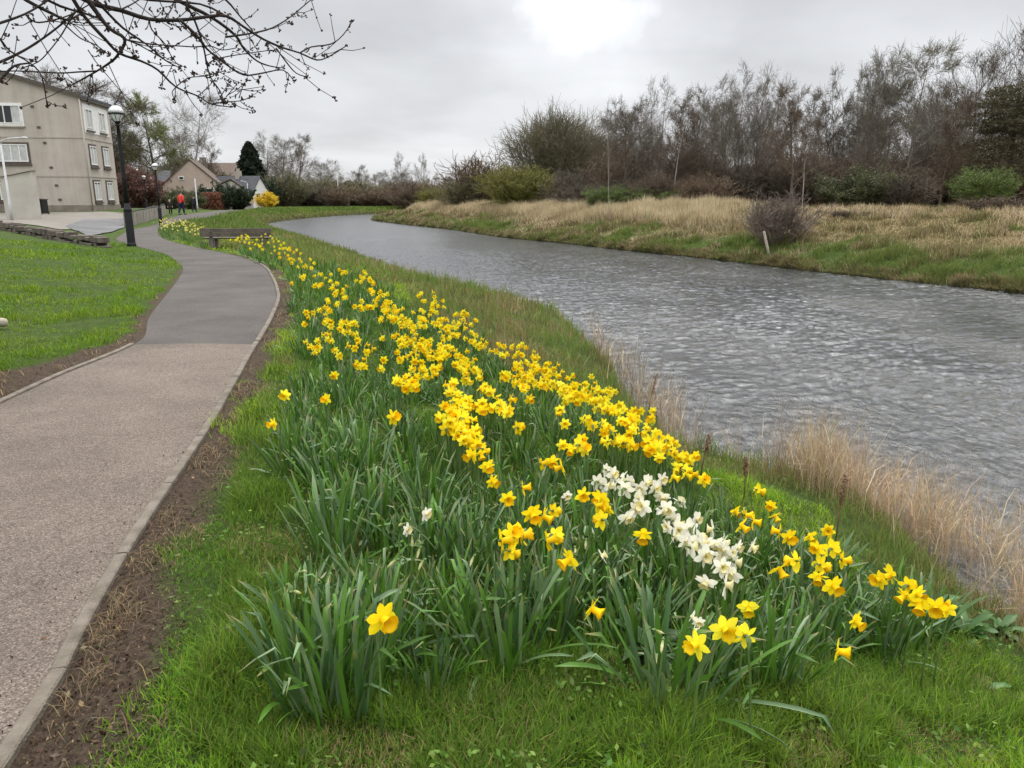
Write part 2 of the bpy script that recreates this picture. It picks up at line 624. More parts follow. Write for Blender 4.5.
soil = np.maximum(sm((soil_width_r(fx, fy) - dr) / .12 + .5) * (dr > -.2), sm((soil_width_l(fx, fy) - dl) / .12 + .5) * (dl > -.2))
soil = soil * (dn > 0)
bank = np.where(dn > 0, sm((.5 - dn) / .3), 0) + np.where(df > 0, sm((.26 - df) / .2), 0)
mud = np.maximum(bank, ((dn <= 0) & (df <= 0)) * 1.0)
straw = np.where(df > 0, sm((df - 1.6) / 2 + (vnoise(fx, fy, 3, 31) - .5) * 1.6), 0)
gm, nt, b = nodes_of('ground_mat')
tcn = N(nt, 'ShaderNodeTexCoord')
at_ = N(nt, 'ShaderNodeAttribute', attribute_name='Col')
sp = N(nt, 'ShaderNodeSeparateColor'); nt.links.new(at_.outputs['Color'], sp.inputs[0])
n1 = N(nt, 'ShaderNodeTexNoise', i_Scale=5.0, i_Detail=8.0, i_Roughness=.65); nt.links.new(tcn.outputs['Object'], n1.inputs[0])
n2 = N(nt, 'ShaderNodeTexNoise', i_Scale=38.0, i_Detail=6.0, i_Roughness=.7); nt.links.new(tcn.outputs['Object'], n2.inputs[0])
g_r = ramp(nt, [(.3, (.035, .055, .012)), (.55, (.06, .095, .018)), (.75, (.10, .12, .035))]); nt.links.new(n1.outputs['Fac'], g_r.inputs[0])
s_r = ramp(nt, [(.3, (.040, .027, .018)), (.5, (.085, .059, .040)), (.72, (.15, .112, .078))]); nt.links.new(n2.outputs['Fac'], s_r.inputs[0])
d_r = ramp(nt, [(.3, (.16, .12, .055)), (.7, (.27, .21, .105))]); nt.links.new(n1.outputs['Fac'], d_r.inputs[0])
m_r = ramp(nt, [(.3, (.03, .024, .016)), (.7, (.07, .055, .036))]); nt.links.new(n1.outputs['Fac'], m_r.inputs[0])
c = mixc(nt, sp.outputs[2], g_r.outputs[0], d_r.outputs[0])
c = mixc(nt, sp.outputs[0], c, s_r.outputs[0])
c = mixc(nt, sp.outputs[1], c, m_r.outputs[0])
nt.links.new(c, b.inputs['Base Color'])
b.inputs['Roughness'].default_value = .95
b.inputs['Specular IOR Level'].default_value = .15
bp_ = N(nt, 'ShaderNodeBump', i_Strength=1.0, i_Distance=.05); nt.links.new(n2.outputs['Fac'], bp_.inputs['Height']); nt.links.new(bp_.outputs[0], b.inputs['Normal'])
me = np_mesh('ground', V, quads=Q, mat=gm, col=np.stack([soil, mud, straw], 1), smooth=True)
tag(link('ground', me), kind='structure')

# ------------------------------------------------------------------ river
wm, nt, b = nodes_of('river_water')
tcn = N(nt, 'ShaderNodeTexCoord')
mp = N(nt, 'ShaderNodeMapping'); mp.inputs['Rotation'].default_value = (0, 0, R(26)); mp.inputs['Scale'].default_value = (1.0, .62, 1)
nt.links.new(tcn.outputs['Object'], mp.inputs[0])
w1 = N(nt, 'ShaderNodeTexNoise', i_Scale=7.5, i_Detail=6.0, i_Roughness=.68, i_Distortion=.6); nt.links.new(mp.outputs[0], w1.inputs[0])
w2 = N(nt, 'ShaderNodeTexNoise', i_Scale=9.5, i_Detail=4.0, i_Roughness=.6, i_Distortion=.9); nt.links.new(mp.outputs[0], w2.inputs[0])
w3 = N(nt, 'ShaderNodeTexNoise', i_Scale=.35, i_Detail=2.0); nt.links.new(mp.outputs[0], w3.inputs[0])
mm = N(nt, 'ShaderNodeMath', operation='MULTIPLY_ADD'); nt.links.new(w2.outputs['Fac'], mm.inputs[0]); mm.inputs[1].default_value = .38; nt.links.new(w1.outputs['Fac'], mm.inputs[2])
st = N(nt, 'ShaderNodeMapRange', i_From_Min=.35, i_From_Max=.65, i_To_Min=.35, i_To_Max=.8); nt.links.new(w3.outputs['Fac'], st.inputs['Value'])
bp_ = N(nt, 'ShaderNodeBump', i_Distance=.06); nt.links.new(mm.outputs[0], bp_.inputs['Height']); sxy = N(nt, 'ShaderNodeSeparateXYZ'); nt.links.new(tcn.outputs['Object'], sxy.inputs[0])
far_ = N(nt, 'ShaderNodeMapRange', i_From_Min=14.0, i_From_Max=60.0, i_To_Min=1.0, i_To_Max=.38); nt.links.new(sxy.outputs[1], far_.inputs['Value'])
ml = N(nt, 'ShaderNodeMath', operation='MULTIPLY'); nt.links.new(st.outputs[0], ml.inputs[0]); nt.links.new(far_.outputs[0], ml.inputs[1])
nt.links.new(ml.outputs[0], bp_.inputs['Strength'])
nt.links.new(bp_.outputs[0], b.inputs['Normal'])
b.inputs['Base Color'].default_value = (.026, .028, .029, 1)
rf_ = N(nt, 'ShaderNodeMapRange', i_From_Min=10.0, i_From_Max=60.0, i_To_Min=.03, i_To_Max=.24); nt.links.new(sxy.outputs[1], rf_.inputs['Value']); nt.links.new(rf_.outputs[0], b.inputs['Roughness'])
b.inputs['IOR'].default_value = 1.6
wy = [-6.0]
while wy[-1] < 700:
    wy.append(wy[-1] + (.25 if wy[-1] < 3 else max(.05, .003 * wy[-1]) if wy[-1] < 60 else .06 * wy[-1]))
wy = np.array(wy)
wl, wr = VL(wy) - .6, VR(wy) + .6
k = 340
WX = wl[:, None] + (wr - wl)[:, None] * (np.linspace(0, 1, k) ** 1.0)[None]
WY = np.repeat(wy[:, None], k, 1)
ca, sa = math.cos(R(24)), math.sin(R(24))
fu, fv_ = WX * ca + WY * sa, -WX * sa + WY * ca       # across and along the stream
wob = vnoise(fu, fv_, 2.2, 301, 2) * .6
rid = lambda a: 1 - np.abs(2 * a - 1)
h1 = rid(vnoise(fu * .55 + wob, fv_ * 1.5 + wob, .55, 311, 2))
h2 = rid(vnoise(fu * .6 - wob * .5, fv_ * 1.5, .25, 321, 2))
h3 = rid(vnoise(fu * .7 + wob * .3, fv_ * 1.4, .14, 341, 1))
act = .55 + .5 * sm((vnoise(fu, fv_ * .45, 4.0, 331, 3) - .32) * 2.8)
fade = np.interp(WY, [0, 18, 32, 60, 100], [1, 1, .8, .5, .3])
WZ = ZW + fade * act * (.030 * (h1 - .5) + .034 * (h2 - .5) + .024 * (h3 - .5))
WV = np.stack([WX, WY, WZ], 2).reshape(-1, 3)
ii = (np.arange(len(wy) - 1)[:, None] * k + np.arange(k - 1)[None]).reshape(-1, 1)
tag(link('river', np_mesh('river', WV, quads=ii + np.array([0, 1, k + 1, k]), mat=wm, smooth=True)), kind='structure')

# ------------------------------------------------------------------ path: chip-sealed near part, asphalt beyond
def chip_mat(name, stops, scale, nscale, bump, dist):
    m, nt, b = nodes_of(name)
    t = N(nt, 'ShaderNodeTexCoord')
    v = N(nt, 'ShaderNodeTexVoronoi', i_Scale=scale); nt.links.new(t.outputs['Object'], v.inputs['Vector'])
    r = ramp(nt, stops); 
    sc = N(nt, 'ShaderNodeSeparateColor'); nt.links.new(v.outputs['Color'], sc.inputs[0])
    nt.links.new(sc.outputs[0], r.inputs[0])
    n = N(nt, 'ShaderNodeTexNoise', i_Scale=nscale, i_Detail=5.0, i_Roughness=.6); nt.links.new(t.outputs['Object'], n.inputs[0])
    mr = N(nt, 'ShaderNodeMapRange', i_From_Min=.3, i_From_Max=.7, i_To_Min=.78, i_To_Max=1.18); nt.links.new(n.outputs['Fac'], mr.inputs[0])
    hs = N(nt, 'ShaderNodeHueSaturation'); nt.links.new(r.outputs[0], hs.inputs['Color']); nt.links.new(mr.outputs[0], hs.inputs['Value'])
    wn = N(nt, 'ShaderNodeTexNoise', i_Scale=1.3, i_Detail=4.0); nt.links.new(t.outputs['Object'], wn.inputs[0])
    va = N(nt, 'ShaderNodeVectorMath', operation='ADD'); nt.links.new(t.outputs['Object'], va.inputs[0]); nt.links.new(wn.outputs['Color'], va.inputs[1])
    ck = N(nt, 'ShaderNodeTexVoronoi', feature='DISTANCE_TO_EDGE', i_Scale=.42); nt.links.new(va.outputs[0], ck.inputs['Vector'])
    cr = N(nt, 'ShaderNodeMapRange', i_From_Min=.0, i_From_Max=.005, i_To_Min=.78, i_To_Max=1.0); nt.links.new(ck.outputs['Distance'], cr.inputs[0])
    st_ = N(nt, 'ShaderNodeTexNoise', i_Scale=.55, i_Detail=6.0, i_Roughness=.65, i_Distortion=1.2); nt.links.new(t.outputs['Object'], st_.inputs[0])
    sr = N(nt, 'ShaderNodeMapRange', i_From_Min=.35, i_From_Max=.62, i_To_Min=.84, i_To_Max=1.04); nt.links.new(st_.outputs['Fac'], sr.inputs[0])
    pm = N(nt, 'ShaderNodeMath', operation='MULTIPLY'); nt.links.new(cr.outputs[0], pm.inputs[0]); nt.links.new(sr.outputs[0], pm.inputs[1])
    h2_ = N(nt, 'ShaderNodeHueSaturation'); nt.links.new(hs.outputs[0], h2_.inputs['Color']); nt.links.new(pm.outputs[0], h2_.inputs['Value'])
    nt.links.new(h2_.outputs[0], b.inputs['Base Color'])
    b.inputs['Roughness'].default_value = .85; b.inputs['Specular IOR Level'].default_value = .25
    bp = N(nt, 'ShaderNodeBump', i_Strength=bump, i_Distance=dist); nt.links.new(v.outputs['Distance'], bp.inputs['Height']); bp.invert = True
    nt.links.new(bp.outputs[0], b.inputs['Normal'])
    return m


chips = chip_mat('path_chippings', [(0, (.072, .055, .044)), (.3, (.124, .098, .077)), (.75, (.166, .133, .106)), (1, (.27, .22, .178))], 170, .9, .7, .005)
asph = chip_mat('path_asphalt', [(0, (.060, .052, .046)), (.5, (.080, .070, .062)), (1, (.112, .100, .089))], 150, .9, .5, .004)
YJ = float(on(200, 345, _zp)[1])
for nm, y0, y1, mt in (('path', -8, YJ, chips), ('asphalt_path', YJ + .012, 200, asph)):
    py = np.concatenate([np.arange(y0, min(y1, 60), .25), np.arange(60, y1, 2) if y1 > 60 else [], [y1]])
    k = 14
    t = np.linspace(0, 1, k)
    l, r = XL(py), XR(py)
    r = r - np.where(py < 19.5, .0, 0)
    if nm == 'path':
        tilt = 0
    PX = l[:, None] + (r - l)[:, None] * t[None]
    PZ = zpath(py)[:, None] + .012 * np.sin(t * math.pi)[None] + (.003 if nm != 'path' else .006)
    PV = np.stack([PX, np.repeat(py[:, None], k, 1), PZ], 2).reshape(-1, 3)
    ii = (np.arange(len(py) - 1)[:, None] * k + np.arange(k - 1)[None]).reshape(-1, 1)
    tag(link(nm, np_mesh(nm, PV, quads=ii + np.array([0, 1, k + 1, k]), mat=mt, smooth=True)), kind='structure')

# concrete edging
conc = surf_mat('edging_concrete', (.095, .080, .060), (.16, .136, .106), 9, .9, .6, 90, c3=(.21, .182, .148))


def edging(name, fx_, y0, y1, off, w=.055, top=.028):
    m = MB()
    y = y0
    k = 0
    while y < y1:
        # lengths of about 0.9 m with a fine joint between
        e = min(y + .9, y1)
        yy = np.linspace(y + .004, e - .004, 5)
        j = random.uniform(-.004, .004)
        x = fx_(yy)
        sl = np.gradient(x, yy)
        nxn = 1 / np.sqrt(1 + sl ** 2); nyn = -sl * nxn
        rows = []
        for s in (-.5, .5):
            o_ = off + s * w + j
            rows.append((x + nxn * o_, yy + nyn * o_))
        n = len(m.v)
        for i in range(5):
            z = float(zpath(yy[i])) + top + j
            (xa, ya), (xb, yb) = (rows[0][0][i], rows[0][1][i]), (rows[1][0][i], rows[1][1][i])
            m.v += [(xa, ya, z - .09), (xa, ya, z - .006), (xa + (xb - xa) * .12, ya + (yb - ya) * .12, z), (xb - (xb - xa) * .12, yb - (yb - ya) * .12, z), (xb, yb, z - .006), (xb, yb, z - .09)]
        for i in range(4):
            for q in range(5):
                a = n + i * 6 + q
                m.f.append((a, a + 1, a + 7, a + 6))
        m.f.append(tuple(n + q for q in range(6))); m.f.append(tuple(n + 24 + q for q in range(6))[::-1])
        y = e
    return tag(m.build(name, conc), kind='structure')


edging('kerb', XR, -3, float(on(252, 261, _zp)[1]), .02)
edging('kerb', XL, -3, YJ, -.02, top=.022)
# ------------------------------------------------------------------ where the daffodil bed lies (outline on the ground)
def poly_in(x, y, P):
    x, y = np.asarray(x), np.asarray(y)
    ins = np.zeros(x.shape, bool)
    j = len(P) - 1
    for i in range(len(P)):
        xi, yi, xj, yj = P[i][0], P[i][1], P[j][0], P[j][1]
        ins ^= ((yi > y) != (yj > y)) & (x < (xj - xi) * (y - yi) / (yj - yi + 1e-12) + xi)
        j = i
    return ins


BED = np.array([on(u, v, H)[:2] for u, v in [
    (286, 268), (292, 300), (296, 340), (293, 385), (287, 430), (296, 480), (300, 530), (300, 590), (300, 650), (300, 700), (350, 725), (420, 690),
    (470, 690), (530, 690), (590, 660), (650, 705), (720, 705), (770, 700), (830, 660), (880, 680), (930, 670), (930, 640), (880, 590),
    (800, 560), (735, 515), (672, 476), (630, 445), (560, 408), (505, 372), (450, 332), (395, 300), (330, 268)]])


def in_bed(x, y): return poly_in(x, y, BED)


def fan(n, r0, r1, power, half=R(47)):
    """points scattered round the viewer, thinning with distance"""
    u = rng.random(n)
    e = 1 - power
    r = (r0 ** e + u * (r1 ** e - r0 ** e)) ** (1 / e)
    th = rng.uniform(-half, half, n)
    return r * np.sin(th), r * np.cos(th), r


def jit(c, n, s=.18):
    c = np.asarray(c, float)
    if c.ndim == 1: c = np.repeat(c[None], n, 0)
    v = 1 + rng.normal(0, s, (n, 1))
    h = rng.normal(0, s * .35, (n, 3))
    return np.clip(c * (v + h), .004, .9)


def lerpc(a, b, t):
    return np.asarray(a)[None] * (1 - t[:, None]) + np.asarray(b)[None] * t[:, None]


GRASS = leaf_mat('grass_blade', .35, .55, .2)
DRY = leaf_mat('dry_stalk', .25, .7, .15)
G_YEL, G_MID, G_DEEP, G_OLIVE = (.30, .40, .024), (.185, .325, .020), (.090, .195, .017), (.13, .135, .035)
S_PALE, S_TAN, S_BROWN = (.56, .47, .31), (.37, .295, .165), (.16, .105, .06)


def grow_grass(name, x, y, h, w, lean, col, mat, down=.01, ldir=None):
    n = len(x)
    P = np.stack([x, y, H(x, y) - down], 1)
    yaw = rng.uniform(0, 2 * np.pi, n)
    V, q, t, c = blades(P, h, w, yaw, lean, col, ldir)
    o = link(name, np_mesh(name, V, quads=q, tris=t, mat=mat, col=c))
    return tag(o, kind='stuff')


# --- short turf: lawn left of the path, verge, mown slope at lower right
x, y, r = fan(560000, 1.7, 34, 1.05)
dl, dr, dn, df = d_left(x, y), d_right(x, y), d_near(x, y), d_far(x, y)
bed = in_bed(x, y)
lawn = (dl > soil_width_l(x, y) + .02 * rng.normal(size=len(x))) & (dl > .01) & (x > -30)
lawn &= ~((y > 24.5) & (x < -13 - (y - 25) * .05))
turf = (dr > soil_width_r(x, y) + .05 * rng.normal(size=len(x))) & (dr > .06) & (dn > .9) | ((dr > .05) & (dr < .5) & (vnoise(x, y, .25, 56, 2) > .70) & (y < 18))
wild = turf & (y > 6) & (dn < 3.2 + 0 * y) & ~bed
keep = (lawn | turf) & ~(wild & (rng.random(len(x)) < .9))
keep &= ~(bed & (rng.random(len(x)) < .45))
x, y, r, bed, lawn, dr = x[keep], y[keep], r[keep], bed[keep], lawn[keep], dr[keep]
n = len(x)
pat = vnoise(x, y, .9, 41); pat2 = vnoise(x, y, .28, 42); big = vnoise(x, y, 3.0, 43)
tuft = sm((vnoise(x, y, .16, 45, 2) - .52) * 5) * sm((pat - .25) * 3)
hgt = (.026 + .06 * pat2 * sm((pat - .3) * 2.5) + .05 * tuft) * rng.uniform(.55, 1.4, n)
hgt = np.where(bed, rng.uniform(.03, .11, n), hgt)
low = (y < 4.2) & (x > .3) & ~bed
hgt = np.where(low, hgt * 1.3, hgt)
hgt = np.where(lawn, hgt * (.6 + 1.1 * sm((vnoise(x, y, .55, 44) - .35) * 2.2)), hgt)
wid = np.maximum(.0042, .00095 * r) * rng.uniform(.7, 1.3, n)
t = np.clip(pat * .9 + (big - .5) * .9 + rng.normal(0, .16, n), 0, 1)
t = np.where(lawn, np.clip(.34 + (pat - .5) * .5 + (big - .5) * .5 + rng.normal(0, .06, n), .12, .58), t)
colr = lerpc(G_MID, G_YEL, sm((t - .25) * 1.7))
colr = np.where((t < .38)[:, None], lerpc(G_DEEP, G_MID, sm(t * 2.4)), colr)
colr = colr * (.82 + .36 * vnoise(x, y, .22, 47, 2))[:, None] * np.where(lawn, .74, 1)[:, None]
colr = np.where(bed[:, None], lerpc((.07, .15, .018), (.16, .30, .022), rng.random(n)), colr)
edge_ = ~bed & (in_bed(x - .25, y + .35) | in_bed(x, y + .5) | in_bed(x + .3, y + .2)) & (y < 8)
hgt = np.where(edge_, np.minimum(hgt * 1.6 + .03, .17), hgt)
colr = np.where((edge_ & (rng.random(n) < .7))[:, None], lerpc((.07, .13, .02), (.15, .23, .025), rng.random(n)), colr)
worn = ~lawn & (vnoise(x, y, .5, 46, 3) > .66)
hgt = np.where(worn, hgt * .55, hgt)
dead = rng.random(n) < np.where(worn, .28, 0) +  np.where(lawn, .004, np.where(bed, .02, .012 + .06 * (pat < .3)))
colr = np.where(dead[:, None], np.array([.30, .23, .10]), colr)
grow_grass('turf_grass', x, y, hgt, wid, np.clip(rng.normal(.55, .25, n), .05, 1), jit(colr, n, .14), GRASS)

# --- small round-leaved weeds in the turf and at the foot of the flowers
x, y, r = fan(26000, 1.8, 9, 1.1)
k = (d_right(x, y) > .35) & (d_near(x, y) > .7) & (vnoise(x, y, .35, 55, 2) + rng.normal(0, .06, len(x)) > .60)
x, y = x[k], y[k]
n = len(x)
P = np.stack([x, y, H(x, y) + rng.uniform(.015, .09, n)], 1)
V, Q = leaf_faces(P, rng.uniform(.006, .019, n), .6, .9)
tag(link('weeds', np_mesh('weeds', V, quads=Q, mat=GRASS, col=np.repeat(jit(lerpc((.07, .15, .02), (.17, .26, .05), rng.random(n)), n, .2), 4, 0))), kind='stuff')

# --- dead grass and litter lying on the bare soil beside the edging
x, y, r = fan(140000, 1.7, 16, 1.1)
dr, dl = d_right(x, y), d_left(x, y)
k = ((dr > .07) & (dr < soil_width_r(x, y) + .1)) | ((dl > .05) & (dl < soil_width_l(x, y)))
k &= vnoise(x, y, .33, 51) + rng.normal(0, .10, len(x)) > .61
x, y, r = x[k], y[k], r[k]
n = len(x)
grow_grass('dead_grass', x, y, rng.uniform(.03, .11, n), np.maximum(.0028, .0009 * r), rng.uniform(1.0, 1.24, n),
           jit(lerpc((.25, .18, .095), (.12, .085, .05), rng.random(n)), n, .25), DRY, down=.002)

# --- clods, chips and dead leaves on the bare soil
x, y, r = fan(90000, 1.7, 14, 1.1)
dr, dl = d_right(x, y), d_left(x, y)
k = ((dr > .06) & (dr < soil_width_r(x, y) + .05)) | ((np.abs(dr + .10) < .10) & (rng.random(len(x)) < .06)) | ((dl > .04) & (dl < soil_width_l(x, y) + .03))
x, y, r = x[k], y[k], r[k]
n = len(x)
big_ = rng.random(n) < .12
P = np.stack([x, y, H(x, y) + np.where(d_right(x, y) < 0, .012, .004)], 1)
V, Q = leaf_faces(P, np.where(big_, rng.uniform(.010, .020, n), rng.uniform(.004, .009, n)), .0)
cc_ = lerpc((.040, .026, .017), (.115, .082, .055), rng.random(n))
cc_ = np.where((rng.random(n) < .14)[:, None], np.array([.24, .175, .10]), cc_)
tag(link('soil_crumbs', np_mesh('soil_crumbs', V, quads=Q, mat=DRY, col=np.repeat(jit(cc_, n, .25), 4, 0))), kind='stuff')

# --- rough grass on the near bank between flowers and water
x, y, r = fan(330000, 2.4, 75, .85)
dr, dn = d_right(x, y), d_near(x, y)
bed = in_bed(x, y)
k = (dr > .35) & (dn > .0) & ~bed & ((y > 6) | (dn < .85)) & ((dn < 3.4) | (y > 15)) & ~((y < 6) & (x < 2.2))
k &= ~((y > 14) & (dr < .5))
x, y, r, dn, dr = x[k], y[k], r[k], dn[k], dr[k]
n = len(x)
pat = vnoise(x, y, 1.3, 61); p2 = vnoise(x, y, .45, 62)
hgt = (.10 + .26 * sm((p2 - .25) * 1.8)) * rng.uniform(.5, 1.3, n) * np.where(y > 25, .8, 1) * np.where(dn < .5, 1.15, 1)
hgt *= np.interp(y, [3, 6, 9], [.5, .6, .9])
near_edge = sm((1.1 - dn) / 1.0)
t = np.clip(pat + rng.normal(0, .16, n) + near_edge * .02 * 1 - .06 * (y < 9), 0, 1)
colr = lerpc((.13, .20, .035), (.20, .20, .055), sm((t - .25) * 2.2))
colr = np.where((t > .56)[:, None], lerpc((.17, .145, .055), (.32, .24, .12), sm((t - .56) * 3)), colr)
colr = np.where(((y > 30) & (t < .6))[:, None], lerpc((.10, .17, .03), (.15, .18, .04), rng.random(n)), colr)
grow_grass('bank_grass', x, y, hgt, np.maximum(.0035, .0009 * r) * rng.uniform(.7, 1.3, n), np.clip(rng.normal(.45, .25, n), .02, 1),
           jit(colr, n, .2), GRASS)

# --- far bank: green along the water, straw-coloured tussocks above
n0 = 640000
yy = rng.random(n0) ** 1.35 * 92 + 14
dd = rng.random(n0) ** 1.2 * 17
xx = VR(yy) + dd / _cosf(VR, yy)
k = np.abs(xx) < yy * .78 + 3
x, y, d = xx[k], yy[k], dd[k]
n = len(x)
r = np.hypot(x, y)
pat = vnoise(x, y, 2.6, 71, 4); p2 = vnoise(x, y, .8, 72)
px_ = x / y
reed = sm((d - 3.2) / 1.5) * sm((.36 - px_) / .12) * sm((y - 30) / 8)          # tall pale band on the upstream part
hgt = (.08 + .42 * sm((p2 - .38) * 2.6)) * rng.uniform(.5, 1.25, n) + reed * rng.uniform(.25, .8, n)
g = sm((2.4 - d) / 2.2 + (pat - .47) * 6.0 + (vnoise(x, y, .9, 75) - .5) * 4.0 + rng.normal(0, .3, n))
g *= np.where(reed > .3, .15, 1)
colr = lerpc(S_TAN, S_PALE, np.clip(vnoise(x, y, 1.1, 73) * 1.6 - .3 + rng.normal(0, .2, n), 0, 1))
olv = sm((vnoise(x, y, 3.0, 74, 4) - .40) * 6) * (1 - reed)
colr = np.where((rng.random(n) < olv * .75)[:, None], lerpc((.13, .135, .045), (.22, .195, .08), rng.random(n)), colr)
colr = np.where((rng.random(n) < .3 * (1 - reed))[:, None], np.array([.19, .13, .065]), colr)
green = lerpc((.085, .145, .028), (.17, .20, .05), np.clip(p2 + rng.normal(0, .2, n), 0, 1))
colr = np.where((rng.random(n) < g)[:, None], green, colr)
lip = d < .28
colr = np.where((lip & (rng.random(n) < .5))[:, None], np.array([.2, .15, .075]), colr)
grow_grass('far_bank_grass', x, y, hgt, np.maximum(.006, .00058 * r) * rng.uniform(.7, 1.3, n), np.clip(rng.normal(.55, .32, n) * (1 - .5 * reed), .02, 1.1),
           jit(colr, n, .16), GRASS)

# --- ragged tufts hanging over the lip of the far bank
n0 = 120000
yy = rng.random(n0) ** 1.3 * 80 + 14
dd = np.abs(rng.normal(.12, .28, n0))
xx = VR(yy) + (dd - .06) / _cosf(VR, yy)
k = (np.abs(xx) < yy * .78 + 3) & (vnoise(xx, yy, .7, 77) + rng.normal(0, .1, n0) > .42)
x, y = xx[k], yy[k]
n = len(x)
tt = np.clip(vnoise(x, y, .9, 78) * 1.6 - .3 + rng.normal(0, .2, n), 0, 1)
colr = lerpc((.30, .235, .13), (.14, .19, .045), tt)
colr = np.where((rng.random(n) < .25)[:, None], np.array([.12, .095, .055]), colr)
grow_grass('far_bank_grass', x, y, rng.uniform(.08, .22, n) + .34 * sm((vnoise(x, y, .5, 79) - .5) * 4) * rng.random(n), np.maximum(.006, .00095 * np.hypot(x, y)), rng.uniform(.3, 1.0, n), jit(colr, n, .2), GRASS, ldir=rng.normal(3.6, .7, n))

# --- green river meadow upstream on the near side
n0 = 90000
yy = rng.uniform(40, 135, n0)
dd = rng.random(n0) * 22
xx = VL(yy) - dd / _cosf(VL, yy)
k = (xx > XR(yy) + .3) & (np.abs(xx) < yy * .75)
x, y, d = xx[k], yy[k], dd[k]
n = len(x)
p2 = vnoise(x, y, 2.5, 82)
colr = lerpc((.07, .125, .025), (.17, .22, .04), np.clip(p2 * 1.3 - .15 + rng.normal(0, .15, n), 0, 1))
colr = np.where((d < 1.2)[:, None] & (rng.random(n) < .5)[:, None], np.array([.22, .19, .08]), colr)
grow_grass('meadow_grass', x, y, rng.uniform(.1, .4, n), .0011 * np.hypot(x, y), rng.uniform(.1, .8, n), jit(colr, n, .15), GRASS)

# --- pale dead reeds standing at the water's edge
def reeds(name, x, y, h, col, wmin=.0028, lean=.16):
    n = len(x)
    z = np.maximum(H(x, y), ZW - .1) - .02
    a = rng.normal(.5, 1.6, n)
    l = np.abs(rng.normal(0, lean, n))
    d = np.stack([np.cos(a) * l, np.sin(a) * l, np.sqrt(1 - np.clip(l, 0, .9) ** 2)], 1)
    P0 = np.stack([x, y, z], 1)
    b = rng.normal(0, .05, (n, 3)); b[:, 2] = 0
    P1 = P0 + d * h[:, None] * .6
    P2 = P0 + d * h[:, None] + b * h[:, None] * 2
    rd = np.maximum(wmin, .00045 * np.hypot(x, y)) * .5
    V1, Q1 = tubes(P0, P1, rd, rd * .8, 3)
    V2, Q2 = tubes(P1, P2, rd * .8, rd * .35, 3)
    c1 = np.repeat(col, 6, 0)
    # a long dry leaf on some of the stalks
    k = rng.random(n) < .55
    m = k.sum()
    yaw = rng.uniform(0, 6.28, m)
    LV, lq, lt, lc = blades(P0[k] + d[k] * (h[k] * rng.uniform(.2, .7, m))[:, None], rng.uniform(.15, .4, m), rd[k] * 3.2, yaw, rng.uniform(.4, 1.1, m), col[k])
    V = np.vstack([V1, V2, LV])
    q = np.vstack([Q1, Q2 + len(V1), lq + len(V1) + len(V2)])
    return tag(link(name, np_mesh(name, V, quads=q, tris=lt + len(V1) + len(V2), mat=DRY, col=np.vstack([c1, c1, lc]))), kind='stuff')


yy = rng.uniform(3.4, 7.4, 6000)
off = rng.normal(-.06, .36, 6000)
xx = VL(yy) - off
k = (vnoise(xx, yy, .5, 91) + rng.normal(0, .08, len(xx)) > .44 + .2 * sm((yy - 6.6) / .6) + .10 * np.exp(-((yy - 4.9) / .35) ** 2)) & (off < .55) & (off > -1.0)
x, y = xx[k], yy[k]
n = len(x)
hh = rng.uniform(.25, .95, n) * np.interp(y, [3.6, 5, 7.4], [.85, .9, .8])
reeds('dry_reeds', x, y, hh, jit(lerpc((.70, .55, .36), (.45, .32, .18), rng.random(n) ** 1.5), n, .15))
yy = rng.uniform(8.4, 12.5, 170)
off = rng.normal(0, .3, 170)
k = vnoise(yy * 0, yy, .6, 92) > .5
x, y = (VL(yy) - off)[k], yy[k]
n = len(x)
reeds('dry_reeds', x, y, rng.uniform(.3, .8, n), jit(lerpc((.40, .30, .17), (.17, .11, .07), rng.random(n)), n, .15))
for u_, v_, m_, s_ in ((660, 418, 110, .14), (832, 520, 460, .17), (690, 455, 90, .15), (618, 372, 70, .2)):
    p_ = on(u_, v_, _zw)
    x, y = rng.normal(p_[0] - .12, s_, m_), rng.normal(p_[1], s_ * 1.6, m_)
    reeds('dry_reeds', x, y, rng.uniform(.3, .85, m_), jit(lerpc((.70, .56, .38), (.45, .33, .20), rng.random(m_)), m_, .15))
# ------------------------------------------------------------------ daffodil leaves
def strap(V, Q, Cc, base, az, L, w, th0, bend, fold, col, seg=7):
    """one V-sectioned strap leaf"""
    n = len(V)
    d = np.array([math.cos(az), math.sin(az), 0]); s = np.array([-math.sin(az), math.cos(az), 0]); up = np.array([0, 0, 1.0])
    tw = random.uniform(-.9, .9)
    p = np.array(base, float)
    th = th0
    for i in range(seg + 1):
        t = i / seg
        ww = w * min(1, 5 * (1 - t) ** .8 + .04) * (.75 + .25 * min(1, t * 4)) * .5
        tang = d * math.sin(th) + up * math.cos(th)
        nor = -d * math.cos(th) + up * math.sin(th)
        a = tw * t
        side = s * math.cos(a) + nor * math.sin(a)
        nn = nor * math.cos(a) - s * math.sin(a)
        V += [p - side * ww + nn * ww * .35, p - nn * ww * .15, p + side * ww + nn * ww * .35]
        tip = max(0, t - .86) / .14 * (random.random() < .5)
        Cc += [col * (1 - tip) + np.array([.30, .24, .09]) * tip] * 3
        th += bend / seg * (.4 + 1.2 * t)
        if fold and abs(t - fold) < .5 / seg: th += random.uniform(.9, 1.6)
        p = p + tang * (L / seg)
    for i in range(seg):
        for j in range(2):
            a = n + i * 3 + j
            Q.append((a, a + 1, a + 4, a + 3))


